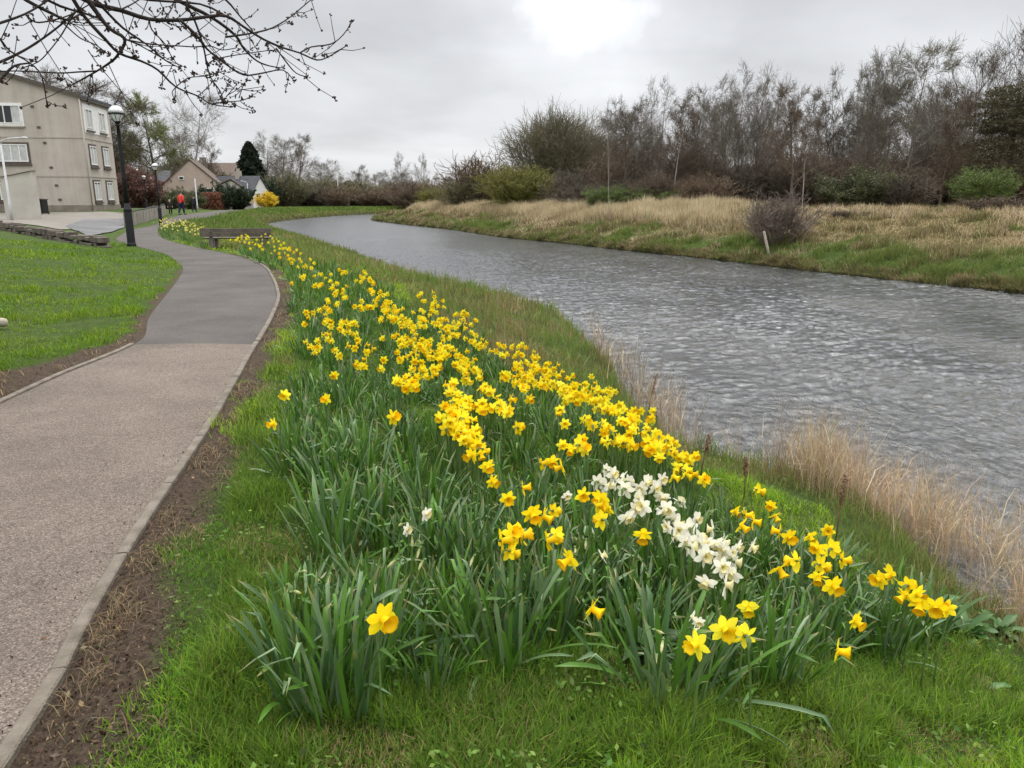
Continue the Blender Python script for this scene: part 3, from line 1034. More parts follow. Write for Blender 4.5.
def leaf_clump_mesh(seed, n, rad, L0, L1, w, seg=7, spread=.5, folds=.22, blue=.5):
    random.seed(seed)
    V, Q, Cc = [], [], []
    for i in range(n):
        a = random.uniform(0, 6.283); rr = rad * random.random() ** .6
        az = a + random.gauss(0, .7)
        out = rr / rad
        L = random.uniform(L0, L1)
        f = random.random()
        flop = random.random() < .12
        col = np.array([.052, .120, .034]) * (1 - f) + np.array([.20, .29, .135]) * f ** 1.5 if random.random() < blue else np.array([.075, .170, .020]) * random.uniform(.7, 1.4)
        strap(V, Q, Cc, (rr * math.cos(a), rr * math.sin(a), -.03), az, L, w * random.uniform(.75, 1.25),
              random.uniform(.0, .12) + out * spread * random.random() + (.6 if flop else 0), random.uniform(.05, .75) * (1 + flop), random.uniform(.6, .9) if random.random() < folds else 0, col, seg)
    return np_mesh('leaves', np.array(V), quads=np.array(Q), mat=DLEAF, col=np.array(Cc), smooth=True)


DLEAF = leaf_mat('daffodil_leaf', .16, .42, .4)
CL_BIG = [leaf_clump_mesh(100 + i, 60, .12, .24, .47, .0145, folds=.34) for i in range(5)]
CL_MID = [leaf_clump_mesh(120 + i, 36, .11, .17, .35, .0140, 6, blue=.45, folds=.3) for i in range(6)]
CL_FAR = [leaf_clump_mesh(140 + i, 16, .12, .20, .36, .02, 3, folds=.1, blue=.3) for i in range(4)]

placed = []


def far_enough(x, y, d):
    for a, b in placed:
        if (a - x) ** 2 + (b - y) ** 2 < d * d: return False
    return True


def clump(me, x, y, sc, label, group):
    o = link('daffodil_clump', me)
    o.location = (x, y, float(H(x, y)))
    o.rotation_euler = (random.gauss(0, .05), random.gauss(0, .05), random.uniform(0, 6.283))
    o.scale = (sc * random.uniform(.9, 1.1), sc * random.uniform(.9, 1.1), sc * random.uniform(.9, 1.08))
    placed.append((x, y))
    return tag(o, label, 'leaf clump', group)


GRP = 'clumps of daffodil leaves in the flower bed'
FRONT = [
    ((338, 712), 1.12, 'tall blue-green leaf clump at the near left corner, below the lone orange daffodil'),
    ((312, 700), .95, 'leaf clump with splayed fallen leaves at the bottom left, next to the verge'),
    ((334, 560), 1.05, 'upright blue-green leaf clump by the verge, second clump up from the near left corner'),
    ((352, 470), 1.0, 'shaggy leaf clump at the kerb side, under single flowers beside the soil strip'),
    ((500, 660), 1.0, 'broad leaf clump with arching folded leaves in the middle of the near edge'),
    ((545, 640), .9, 'leaf clump directly left of the lone orange daffodil near the front'),
    ((668, 700), 1.1, 'slender upright leaf clump at the front, left of three bright yellow trumpets'),
    ((690, 620), 1.05, 'dark dense leaf clump just below the drift of white daffodils'),
    ((770, 690), .9, 'low grassy leaf clump right of the three bright yellow trumpets'),
    ((880, 655), .85, 'rounded clump of drooping leaves at the lower right end, on the mown slope'),
    ((905, 640), .8, 'leaf clump under the last bunch of yellow daffodils towards the broad-leaved dock'),
    ((430, 560), .9, 'leaf clump carrying thin half-open cream buds left of the big orange bunches'),
    ((455, 640), .85, 'leaf clump between the lone orange daffodil on the left and the arching clump'),
    ((590, 560), .95, 'leaf clump in the hollow between the orange bunches and the white drift'),
    ((640, 590), 1.0, 'leaf clump under the single yellow daffodil amid the white drift'),
    ((830, 600), .9, 'leaf clump below the loose yellow bunches at the river side of the bed'),
]
for i, ((u, v), sc, lab) in enumerate(FRONT):
    p = on(u, v, H)
    clump(CL_BIG[i % 5], p[0], p[1], sc, lab, GRP)
# the rest of the bed: nearest ones as things, the far ones as one mass
cand = []
for k in range(9000):
    y = random.uniform(2, 19) if random.random() < .8 else random.uniform(2, 8)
    x = random.uniform(-8, 4)
    if not in_bed(np.array([x]), np.array([y]))[0]: continue
    d = .15 + .009 * y
    if vnoise(x, y, .7, 201) < .38 and y < 8: continue
    if far_enough(x, y, d):
        placed.append((x, y)); cand.append((x, y))
cand.sort(key=lambda p: p[0] ** 2 + p[1] ** 2)
fv, fq, fc, nv = [], [], [], 0


def mass(me, x, y, sc):
    global nv
    k = len(me.vertices)
    v = np.empty(k * 3, np.float32); me.vertices.foreach_get('co', v); v = v.reshape(-1, 3)
    c = np.empty(k * 4, np.float32); me.attributes['Col'].data.foreach_get('color', c)
    q = np.empty(len(me.loops), np.int32); me.loops.foreach_get('vertex_index', q)
    a = random.uniform(0, 6.283)
    Rm = np.array([[math.cos(a), -math.sin(a), 0], [math.sin(a), math.cos(a), 0], [0, 0, 1]])
    fv.append(v @ Rm.T * sc + np.array([x, y, float(H(x, y))])); fc.append(c.reshape(-1, 4)[:, :3] * random.uniform(.85, 1.15)); fq.append(q.reshape(-1, 4) + nv); nv += k


for i, (x, y) in enumerate(cand):
    if i < 270:
        dn_ = float(d_near(x, y)); dr_ = float(d_right(x, y))
        me = CL_MID[i % 6] if y > 4.5 else (CL_BIG[i % 5] if i % 2 else CL_MID[i % 6])
        zone = ('leaf clump in the dense bed, on the side by the path' if dr_ < dn_ * .7 else 'leaf clump in the dense bed, on the side by the river' if dn_ < 1.9 else 'leaf clump in the crowded middle of the daffodil bed')
        clump(me, x, y, random.uniform(.7, 1.0), zone, zone + 's')
    else:
        mass(CL_FAR[i % 4], x, y, random.uniform(.85, 1.15))


# beds further on: round the bench and along the inner curve of the path
def patch(pix, n, y0, y1, x0, x1, d):
    P = np.array([on(u, v, H)[:2] for u, v in pix])
    out = []
    for k in range(n):
        x, y = random.uniform(x0, x1), random.uniform(y0, y1)
        if poly_in(np.array([x]), np.array([y]), P)[0] and all((a - x) ** 2 + (b - y) ** 2 > d * d for a, b in out): out.append((x, y))
    return out


BEND = patch([(163, 238), (186, 244), (204, 248), (204, 237), (185, 229), (163, 226), (159, 231)], 6000, 24, 60, -30, -6, .42)
SEATS = patch([(240, 257), (255, 261), (272, 272), (286, 268), (278, 252), (264, 246), (242, 249)], 5000, 16, 32, -14, -4, .32)
for x, y in BEND + SEATS:
    mass(CL_FAR[random.randrange(4)], x, y, random.uniform(.85, 1.1))
tag(link('daffodil_leaves', np_mesh('daffodil_leaves', np.vstack(fv), quads=np.vstack(fq), mat=DLEAF, col=np.vstack(fc), smooth=True)), kind='stuff')

# ------------------------------------------------------------------ daffodil flowers
def petal_mesh(seed, Rp, col, n=6):
    random.seed(seed)
    V, Q, Cc = [], [], []
    for i in range(n):
        a = i * math.pi * 2 / n + random.gauss(0, .06)
        fwd = random.uniform(-.05, .35) if i % 2 else random.uniform(-.2, .2)
        L = Rp * random.uniform(.9, 1.08); W = L * random.uniform(.52, .62)
        tw = random.gauss(0, .22)
        c = np.array(col) * random.uniform(.9, 1.08)
        k = len(V)
        prof = [(.08, .28), (.3, .78), (.55, 1.0), (.8, .72), (1.0, .06)]
        for t, ww in prof:
            for s in (-1, 0, 1):
                r = L * t
                x, yv = r, s * W * .5 * ww
                z = fwd * r * t + (.10 * W if s == 0 else 0) * (1 if t < .9 else 0) + tw * yv - .10 * L * t * t * (i % 2)
                V.append((z, x * math.cos(a) - yv * math.sin(a), x * math.sin(a) + yv * math.cos(a)))
                Cc.append(c)
        for j in range(len(prof) - 1):
            for s in range(2):
                q = k + j * 3 + s
                Q.append((q, q + 1, q + 4, q + 3))
    return np_mesh('petals', np.array(V), quads=np.array(Q), mat=PETAL, col=np.array(Cc), smooth=True)


def trumpet_mesh(seed, r, L, col):
    """flared tube along +x with a frilled lip, open in front"""
    random.seed(seed)
    V, Q, Cc = [], [], []
    k = 18
    prof = [(.0, .55), (.25, .58), (.6, .68), (.85, .9), (1.0, 1.22), (.93, 1.05), (.55, .56), (.2, .4)]
    fr = [random.uniform(-.12, .12) + .12 * (j % 2) for j in range(k)]
    for t, q in prof:
        for j in range(k):
            a = 2 * math.pi * j / k
            rr = r * q * (1 + (fr[j] if t > .9 else 0))
            V.append((L * t + (fr[j] * L * .25 if t > .9 else 0), rr * math.cos(a), rr * math.sin(a)))
            Cc.append(np.array(col))
    for i in range(len(prof) - 1):
        for j in range(k):
            a, b = i * k + j, i * k + (j + 1) % k
            Q.append((a, b, b + k, a + k))
    n = len(V)
    # stigma and stamens
    V += [(L * .2, .003, 0), (L * .2, -.003, 0.002), (L * .7, .002, .001), (L * .7, -.002, 0)]; Cc += [np.array((.7, .6, .1))] * 4
    Q.append((n, n + 1, n + 3, n + 2))
    return np_mesh('trumpet', np.array(V), quads=np.array(Q), mat=PETAL, col=np.array(Cc), smooth=True)


def stem_mesh(seed, h):
    """stalk from the ground to the nodding head at (0,0,h); the head looks along +x"""
    random.seed(seed)
    b = Vector((random.gauss(-.03, .03), random.gauss(0, .03), 0))
    pts = [Vector((b.x, b.y, -.03)), b * .8 + Vector((0, 0, h * .3)), b * .45 + Vector((-.012, 0, h * .65)), Vector((-.035, 0, h * .93)), Vector((-.034, 0, h * .985)), Vector((-.022, 0, h + .008)), Vector((-.006, 0, h + .002)), Vector((.002, 0, h))]
    m = MB(); m.tube(pts, [.0042, .0040, .0036, .0033, .003, .003, .0055, .006], 6)
    k = len(m.v)
    # papery sheath behind the neck
    m.v += [(-.036, .004, h * .95), (-.036, -.004, h * .95), (-.03, -.009, h * 1.0 + .006), (-.03, .009, h * 1.0 + .006), (-.012, 0, h + .016)]
    m.f += [(k, k + 1, k + 2, k + 3), (k + 3, k + 2, k + 4)]
    return m.mesh('stem', STEM, True)


PETAL = leaf_mat('petal', .42, .55, .15, tint=.10)
STEM = surf_mat('daffodil_stem', (.07, .13, .03), (.11, .17, .045), 20, .5)
Y1, Y2, O1, W1, W2 = (.97, .80, .018), (.97, .87, .04), (.96, .69, .010), (.88, .86, .72), (.90, .83, .50)
PET_Y = [petal_mesh(300 + i, .041, Y1 if i % 2 else (.96, .75, .012)) for i in range(6)]
PET_B = [petal_mesh(310 + i, .041, Y2) for i in range(4)]
PET_W = [petal_mesh(320 + i, .036, W1) for i in range(5)]
TR_Y = [trumpet_mesh(330 + i, .0165, .036, O1) for i in range(4)]
TR_B = [trumpet_mesh(340 + i, .0155, .034, (.96, .76, .018)) for i in range(3)]
TR_W = [trumpet_mesh(350 + i, .013, .018, W2) for i in range(3)]
STEMS = [stem_mesh(360 + i, .38) for i in range(6)]

# clusters seen in the photo: head position, number of heads, colour, description
FL = [
    ((541, 464), 1, 'y', 'left head of the big three-headed golden bunch high in the middle of the bed'), ((552, 461), 1, 'y', 'top head of the big three-headed golden bunch high in the middle of the bed'), ((562, 467), 1, 'y', 'right head of the big three-headed golden bunch high in the middle of the bed'),
    ((472, 455), 1, 'y', 'left golden daffodil of the leaning pair high up left of the three-headed bunch'), ((483, 449), 1, 'y', 'upper golden daffodil of the leaning pair high up left of the three-headed bunch'),
    ((487, 466), 1, 'y', 'golden daffodil hanging just below the leaning pair'), ((492, 481), 1, 'y', 'small golden daffodil alone above the two-headed bunch'),
    ((508, 499), 1, 'y', 'lower left head of the two-headed orange bunch with a browning bud'), ((523, 488), 1, 'y', 'upper right head of the two-headed orange bunch with a browning bud'),
    ((532, 513), 1, 'y', 'left head of the wide golden bunch above the pair of large trumpets'), ((543, 516), 1, 'y', 'middle head of the wide golden bunch above the pair of large trumpets'), ((553, 511), 1, 'y', 'right head of the wide golden bunch above the pair of large trumpets'),
    ((501, 541), 1, 'y', 'leftmost head of the large deep yellow bunch at the front left of the flowers'), ((510, 551), 1, 'y', 'lowest head of the large deep yellow bunch at the front left of the flowers'), ((520, 536), 1, 'y', 'right head of the large deep yellow bunch at the front left of the flowers'), ((512, 533), 1, 'y', 'top head of the large deep yellow bunch at the front left of the flowers'),
    ((547, 541), 1, 'y', 'left head of the pair above the small ragged orange daffodil'), ((555, 535), 1, 'y', 'right head of the pair above the small ragged orange daffodil'),
    ((570, 559), 1, 'y', 'small ragged orange daffodil below the pair, left of the white drift'),
    ((591, 608), 1, 'y', 'lone ragged orange daffodil in front of the white drift, low in the leaves'),
    ((382, 618), 1, 'y', 'lone orange daffodil over the tall leaf clump nearest the path'),
    ((583, 495), 1, 'y', 'upper left head of the bright bunch against the white drift'), ((597, 506), 1, 'y', 'left head of the bright bunch against the white drift'), ((608, 508), 1, 'y', 'right head of the bright bunch against the white drift'), ((602, 520), 1, 'y', 'lowest head of the bright bunch against the white drift'), ((600, 497), 1, 'y', 'top head of the bright bunch against the white drift'),
    ((643, 534), 1, 'y', 'single golden daffodil hanging in front of the white drift'),
    ((757, 490), 1, 'y', 'topmost golden daffodil on the right, outlined against the river'),
    ((735, 511), 1, 'y', 'leftmost head of the four-headed bunch right of the white drift'), ((745, 515), 1, 'y', 'middle head of the four-headed bunch right of the white drift'), ((753, 521), 1, 'y', 'right head of the four-headed bunch right of the white drift'), ((741, 525), 1, 'y', 'lowest head of the four-headed bunch right of the white drift'),
    ((771, 505), 1, 'y', 'upper head of the narrow upright bunch beside the dry reeds'), ((775, 515), 1, 'y', 'lower head of the narrow upright bunch beside the dry reeds'),
    ((780, 532), 1, 'y', 'left head of the pair at the foot of the narrow upright bunch'), ((789, 537), 1, 'y', 'right head of the pair at the foot of the narrow upright bunch'),
    ((779, 568), 1, 'y', 'left of two golden daffodils side by side under the reedside bunches'), ((796, 561), 1, 'y', 'right of two golden daffodils side by side under the reedside bunches'),
    ((810, 536), 1, 'y', 'left top head of the loose column of flowers next to the reeds'), ((828, 531), 1, 'y', 'right top head of the loose column of flowers next to the reeds'), ((817, 548), 1, 'y', 'middle head of the loose column of flowers next to the reeds'), ((832, 549), 1, 'y', 'right middle head of the loose column of flowers next to the reeds'), ((842, 560), 1, 'y', 'rightmost head of the loose column of flowers next to the reeds'), ((820, 565), 1, 'y', 'lower head of the loose column of flowers next to the reeds'), ((819, 576), 1, 'y', 'drooping head under the loose column of flowers next to the reeds'), ((833, 585), 1, 'y', 'lowest lone head beneath the loose column of flowers next to the reeds'),
    ((880, 580), 1, 'y', 'left head of the pair standing over the drooping clump at the right end'), ((891, 575), 1, 'y', 'right head of the pair standing over the drooping clump at the right end'),
    ((908, 586), 1, 'y', 'top head of the largest bunch at the right end of the bed'), ((917, 594), 1, 'y', 'middle head of the largest bunch at the right end of the bed'), ((920, 603), 1, 'y', 'lowest head of the largest bunch at the right end of the bed'), ((905, 595), 1, 'y', 'left head of the largest bunch at the right end of the bed'),
    ((936, 607), 1, 'y', 'left of the two last daffodils at the far right end by the dock leaves'), ((947, 608), 1, 'y', 'right of the two last daffodils at the far right end by the dock leaves'),
    ((855, 621), 1, 'y', 'small orange daffodil leaning left out of the drooping clump'), ((837, 651), 1, 'y', 'lowest orange daffodil, nodding low over the mown slope'),
    ((748, 607), 1, 'b', 'topmost of the three bright lemon yellow trumpets at the front edge'), ((724, 629), 1, 'b', 'left of the three bright lemon yellow trumpets at the front edge'), ((745, 636), 1, 'b', 'right of the three bright lemon yellow trumpets at the front edge'), ((697, 644), 1, 'b', 'low lemon yellow daffodil among withered white heads at the front edge'),
    ((606, 470), 1, 'w', 'topmost white daffodil at the upper end of the white drift'), ((613, 474), 1, 'w', 'second white daffodil from the upper end of the white drift'), ((598, 482), 1, 'w', 'left white daffodil at the upper end of the drift, above the bright bunch'), ((604, 486), 1, 'w', 'lower white daffodil at the upper end of the drift, above the bright bunch'),
    ((567, 496), 1, 'w', 'lone half-closed white daffodil left of the bright yellow bunch'), ((602, 556), 1, 'w', 'small shrivelled cream daffodil under the bright yellow bunch'),
    ((621, 478), 1, 'w', 'upper head of the white trio right of the bright yellow bunch'), ((629, 482), 1, 'w', 'right head of the white trio right of the bright yellow bunch'), ((625, 489), 1, 'w', 'lower head of the white trio right of the bright yellow bunch'),
    ((627, 517), 1, 'w', 'lower white daffodil of the pair left of the single golden daffodil'), ((635, 509), 1, 'w', 'upper white daffodil of the pair left of the single golden daffodil'),
]
for u, v in [(652, 488), (659, 491), (656, 499), (661, 507), (655, 511), (668, 521), (676, 519), (684, 525), (675, 530), (690, 530), (667, 530)]:
    FL.append(((u, v), 1, 'w', 'white daffodil crowded in the middle of the white drift'))
for u, v in [(700, 541), (708, 545), (714, 551), (704, 553), (709, 561), (726, 545), (732, 552), (729, 561), (736, 565), (748, 549), (718, 541), (724, 583)]:
    FL.append(((u, v), 1, 'w', 'white daffodil crowded at the lower right end of the white drift'))
for u, v in [(616, 479), (633, 489), (640, 494), (646, 487), (645, 501), (663, 498), (668, 512), (680, 512), (688, 518), (694, 524), (672, 536), (684, 536), (696, 536)]:
    FL.append(((u, v), 1, 'w', 'white daffodil crowded in the middle of the white drift'))
for u, v in [(702, 535), (712, 538), (699, 549), (716, 562), (720, 551), (723, 559), (734, 545), (739, 556), (712, 572)]:
    FL.append(((u, v), 1, 'w', 'white daffodil crowded at the lower right end of the white drift'))
for u, v in [(692, 617), (699, 622), (694, 630)]:
    FL.append(((u, v), 1, 'w', 'withered white daffodil hanging left of the three lemon yellow trumpets'))
SING = [((326, 399), 'y', 'single orange daffodil standing over the shaggy clump by the path'), ((274, 424), 'y', 'outermost orange daffodil, closest to the soil strip by the path'), ((285, 395), 'b', 'small pale yellow daffodil at the kerb edge of the bed'),
        ((393, 417), 'y', 'lone orange daffodil in dark leaves right of the shaggy clump'), ((334, 375), 'y', 'lone orange daffodil between the kerb and the first dense bunches'), ((518, 428), 'y', 'small lone orange daffodil in leaves above the three-headed bunch'),
        ((556, 414), 'y', 'lone yellow daffodil in the gap before the river-side band'), ((339, 356), 'b', 'lone lemon daffodil left of the small orange group'), ((384, 360), 'y', 'lone orange daffodil right of the small orange group'), ((382, 338), 'b', 'lone bright lemon daffodil inside the dense drift'), ((304, 324), 'y', 'lone yellow daffodil on the kerb side of the dense drift'),
        ((565, 424), 'b', 'lemon daffodil below the gap before the river-side band'), ((704, 480), 'y', 'last yellow daffodil of the river-side band, hanging over the bank'), ((407, 530), 'w', 'half-open cream bud on the left of the bed'), ((426, 514), 'w', 'small cream daffodil just opening above the half-open bud')]
for p, c, l in SING: FL.append((p, 1, c, l))
Z_R = 'yellow daffodil packed in the band along the river side of the bed'
Z_M = 'yellow daffodil in the dense middle drift of the bed'
Z_K = 'yellow daffodil in the loose bunches on the path side of the bed'
Z_F = 'yellow daffodil in the narrow far end of the bed towards the bench'
Z_L = 'yellow daffodil in the string of bunches running down the centre of the bed'
MIDS = [(363, 364, 3, Z_K), (359, 345, 4, Z_K), (334, 333, 3, Z_K), (318, 341, 3, Z_K), (349, 327, 6, Z_K), (329, 320, 2, Z_K), (309, 311, 2, Z_K), (323, 311, 2, Z_K), (332, 300, 5, Z_K), (337, 289, 6, Z_K),
        (341, 275, 3, Z_F), (362, 280, 5, Z_F), (374, 283, 2, Z_F), (326, 277, 3, Z_F), (315, 281, 3, Z_F), (301, 278, 2, Z_F), (307, 264, 4, Z_F), (299, 258, 3, Z_F), (293, 281, 1, Z_F), (290, 252, 4, Z_F), (284, 248, 3, Z_F),
        (368, 306, 6, Z_M), (387, 308, 8, Z_M), (393, 317, 8, Z_M), (377, 295, 5, Z_M), (409, 327, 8, Z_M), (402, 339, 4, Z_M), (409, 342, 4, Z_M), (424, 320, 8, Z_M), (440, 320, 6, Z_M), (452, 327, 5, Z_M), (434, 306, 4, Z_M), (421, 297, 3, Z_M),
        (430, 345, 6, Z_M), (446, 346, 6, Z_M), (455, 336, 4, Z_M), (440, 355, 5, Z_M), (424, 355, 5, Z_M), (405, 358, 4, Z_M), (427, 370, 5, Z_M), (409, 380, 5, Z_M), (399, 383, 2, Z_M),
        (462, 320, 5, Z_R), (471, 324, 3, Z_R), (480, 339, 3, Z_R), (482, 350, 2, Z_R), (499, 344, 3, Z_R), (512, 352, 4, Z_R), (530, 355, 4, Z_R), (527, 367, 5, Z_R), (540, 367, 4, Z_R), (552, 370, 4, Z_R), (524, 381, 5, Z_R), (505, 375, 2, Z_R), (549, 383, 4, Z_R), (560, 376, 3, Z_R), (516, 362, 4, Z_R), (536, 377, 4, Z_R),
        (525, 387, 3, Z_R), (575, 390, 6, Z_R), (589, 390, 5, Z_R), (599, 392, 4, Z_R), (575, 404, 4, Z_R), (589, 419, 2, Z_R), (606, 427, 2, Z_R), (575, 441, 3, Z_R), (614, 441, 5, Z_R), (630, 410, 4, Z_R), (630, 424, 4, Z_R), (643, 422, 3, Z_R), (652, 438, 6, Z_R), (663, 449, 5, Z_R), (684, 461, 4, Z_R), (691, 473, 2, Z_R), (610, 400, 4, Z_R), (618, 412, 3, Z_R), (598, 405, 4, Z_R), (565, 390, 3, Z_R),
        (459, 355, 4, Z_L), (465, 367, 6, Z_L), (477, 374, 4, Z_L), (487, 388, 2, Z_L), (459, 383, 3, Z_L), (471, 405, 4, Z_L), (480, 408, 2, Z_L), (456, 411, 5, Z_L), (505, 406, 4, Z_L), (459, 395, 1, Z_L), (465, 430, 5, Z_L), (459, 439, 3, Z_L), (476, 450, 2, Z_L), (484, 388, 2, Z_L), (455, 418, 3, Z_L), (470, 426, 3, Z_L)]
random.seed(5)
items = []
for (u, v), n, c, lab in FL:
    if 'white drift' in lab and 'crowded' in lab: u, v = u + random.gauss(0, 5), v + random.gauss(0, 5)
    items.append((u, v, c, lab, None))
for u, v, n, z in MIDS:
    for i in range(int(n * 2.0 + .5)):
        s = 8.5 * (v / 370) if n > 2 else 5
        items.append((u + random.gauss(0, s * .8), v + random.gauss(0, s * .6), 'y' if random.random() < .5 else 'b', z, z.replace('yellow daffodil', 'yellow daffodils')))
heads = []
for u, v, c, lab, g in items:
    hh = random.uniform(.36, .43) if v > 440 else random.uniform(.34, .42)
    if lab.startswith(('lowest orange', 'lone ragged', 'withered')): hh = .28
    p = on(u, v, H, hh)
    heads.append((p[0], p[1], c, lab, g, hh))
heads.sort(key=lambda q: q[0] ** 2 + q[1] ** 2)
from collections import Counter
cnt = Counter(h[3] for h in heads[:300])
far_heads = []
protos = {}


def flower(x, y, c, lab, g, hh, i):
    z = float(H(x, y))
    az = random.gauss(-1.2, 1.15)       # most look towards the path and the viewer
    r = empty('daffodil', (x, y, z), lab, 'daffodil', g, az)
    s = hh / .38
    k = random.uniform(.98, 1.36)
    if c == 'w' and ('wither' in lab or 'shrivel' in lab or 'half' in lab or 'small cream' in lab): k *= .72
    if y > 5: k *= .9
    if c == 'w' and k > 1: k *= 1.15
    st = link('stem', STEMS[i % 6], r); st.scale = (s, s, s)
    pool, tr = {'y': (PET_Y, TR_Y), 'b': (PET_B, TR_B), 'w': (PET_W, TR_W)}[c]
    pt = link('petals', pool[i % len(pool)], r)
    tt = link('trumpet', tr[i % len(tr)], r)
    nod = random.gauss(.15, .32)
    rot = Matrix.Rotation(nod, 4, 'Y') @ Matrix.Rotation(random.uniform(0, 1.05), 4, 'X')
    for o in (pt, tt):
        o.matrix_local = Matrix.Translation((0, 0, hh)) @ rot @ Matrix.Scale(k, 4)


for i, (x, y, c, lab, g, hh) in enumerate(heads):
    if i < 300:
        if cnt[lab] > 1 and not g: g = lab.replace('daffodil', 'daffodils', 1)
        flower(x, y, c, lab, g, hh, i)
    else:
        far_heads.append((x, y, c, hh))
# nodding half-open buds on thin stalks
def bud_mesh():
    m = MB()
    m.tube([(-.004, 0, 0), (.008, 0, -.001), (.022, 0, -.004), (.036, 0, -.010), (.043, 0, -.013)], [.0025, .0048, .0055, .0038, .001], 7)
    me = m.mesh('bud', None, True)
    a = me.attributes.new('Col', 'FLOAT_COLOR', 'POINT')
    for i, d in enumerate(a.data): d.color = (.30, .38, .12, 1) if i < 14 else (.70, .68, .36, 1)
    me.materials.append(PETAL)
    return me


BUDH = bud_mesh()
for i, (u, v) in enumerate([(404, 524), (412, 536), (420, 548), (424, 560), (397, 560), (418, 541), (301, 572), (287, 585), (292, 592), (655, 630), (663, 640), (474, 556), (575, 548), (586, 540), (330, 575)]):
    hh = random.uniform(.3, .38)
    p = on(u, v, H, hh)
    r = empty('daffodil_bud', (p[0], p[1], float(H(p[0], p[1]))), 'thin nodding cream-green daffodil bud not yet open, among the front leaf clumps', 'flower bud', 'unopened daffodil buds at the front of the bed', random.uniform(0, 6.28))
    st = link('stem', STEMS[i % 6], r); st.scale = (1, 1, hh / .38)
    bo_ = link('bud', BUDH, r)
    bo_.matrix_local = Matrix.Translation((0, 0, hh)) @ Matrix.Rotation(random.uniform(.1, .9), 4, 'Y')
# everything further off: one drift
for x, y in BEND:
    for j in range(2):
        if random.random() < .75: far_heads.append((x + random.gauss(0, .15), y + random.gauss(0, .15), 'p', random.uniform(.36, .5)))
for x, y in SEATS:
    for j in range(2):
        if random.random() < .7: far_heads.append((x + random.gauss(0, .12), y + random.gauss(0, .12), 'b', random.uniform(.36, .46)))
V_, Q_, C_, nv2 = [], [], [], 0
for x, y, c, hh in far_heads:
    z = float(H(x, y)) + hh
    az = random.gauss(-1.2, 1.2)
    Rm = np.array(Matrix.Rotation(az, 3, 'Z') @ Matrix.Rotation(random.gauss(.1, .25), 3, 'Y'))
    for me in ((random.choice(PET_B if c != 'y' else PET_Y)), random.choice(TR_B if c != 'y' else TR_Y)):
        k = len(me.vertices)
        v = np.empty(k * 3, np.float32); me.vertices.foreach_get('co', v)
        cc_ = np.empty(k * 4, np.float32); me.attributes['Col'].data.foreach_get('color', cc_)
        q = np.empty(len(me.loops), np.int32); me.loops.foreach_get('vertex_index', q)
        V_.append(v.reshape(-1, 3) @ Rm.T * .98 + np.array([x, y, z])); Q_.append(q.reshape(-1, 4) + nv2); nv2 += k
        c3 = cc_.reshape(-1, 4)[:, :3]
        if c == 'p': c3 = c3 * .35 + np.array([.88, .80, .38]) * .65
        C_.append(c3)
tag(link('daffodil_drift', np_mesh('daffodil_drift', np.vstack(V_), quads=np.vstack(Q_), mat=PETAL, col=np.vstack(C_), smooth=True)), kind='stuff')
# ------------------------------------------------------------------ trees and bushes
def bark(name, c1, c2):
    return surf_mat(name, c1, c2, 3.0, .85, .4, 30, .2)


B_GREY = bark('bark_grey', (.115, .099, .078), (.205, .182, .150))
B_BROWN = bark('bark_brown', (.082, .067, .049), (.15, .125, .094))
B_RED = bark('bark_red_brown', (.088, .064, .044), (.155, .118, .084))
B_OLIVE = bark('bark_olive', (.105, .092, .055), (.185, .165, .10))
B_PALE = bark('bark_pale', (.25, .22, .18), (.44, .40, .345))
B_DARK = bark('bark_dark', (.030, .024, .020), (.065, .052, .043))
B_RUST = bark('bark_rust', (.105, .072, .046), (.185, .135, .09))
B_MAUVE = bark('bark_mauve', (.120, .092, .074), (.205, .165, .135))
B_LIME = bark('twig_lime', (.11, .115, .03), (.19, .18, .05))
LEAF = leaf_mat('leaf', .3, .5, .3)


def bud_leaves(name, S, n, size, c1, c2, parent, lev=(3, 4), spread=.05):
    seg = [s for s in S if s[4] in lev]
    idx = rng.integers(0, len(seg), n)
    P0 = np.array([seg[i][0] for i in idx]); P1 = np.array([seg[i][1] for i in idx])
    P = P0 + (P1 - P0) * rng.random((n, 1)) + rng.normal(0, spread, (n, 3))
    V, Q = leaf_faces(P, size * rng.uniform(.6, 1.4, n))
    col = jit(lerpc(c1, c2, rng.random(n)), n, .2)
    return np_mesh(name, V, quads=Q, mat=LEAF, col=np.repeat(col, 4, 0))


KINDS = {}


def tree_kind(key, seed, mat_t, mat_c, leaves=None, **kw):
    """a skeleton 10 m tall; trunk mesh and crown mesh"""
    S = grow(seed, 10.0, **kw)
    tr = skel_mesh('trunk', S, mat_t, lev=(0,))
    cr = skel_mesh('crown', S, mat_c, lev=(1, 2, 3, 4))
    lf = bud_leaves('leaves', S, *leaves, None) if leaves else None
    zmax = np.percentile([s[1][2] for s in S], 99.6)
    rad = np.percentile([math.hypot(s[1][0], s[1][1]) for s in S], 96)
    KINDS[key] = (tr, cr, lf, zmax, rad)


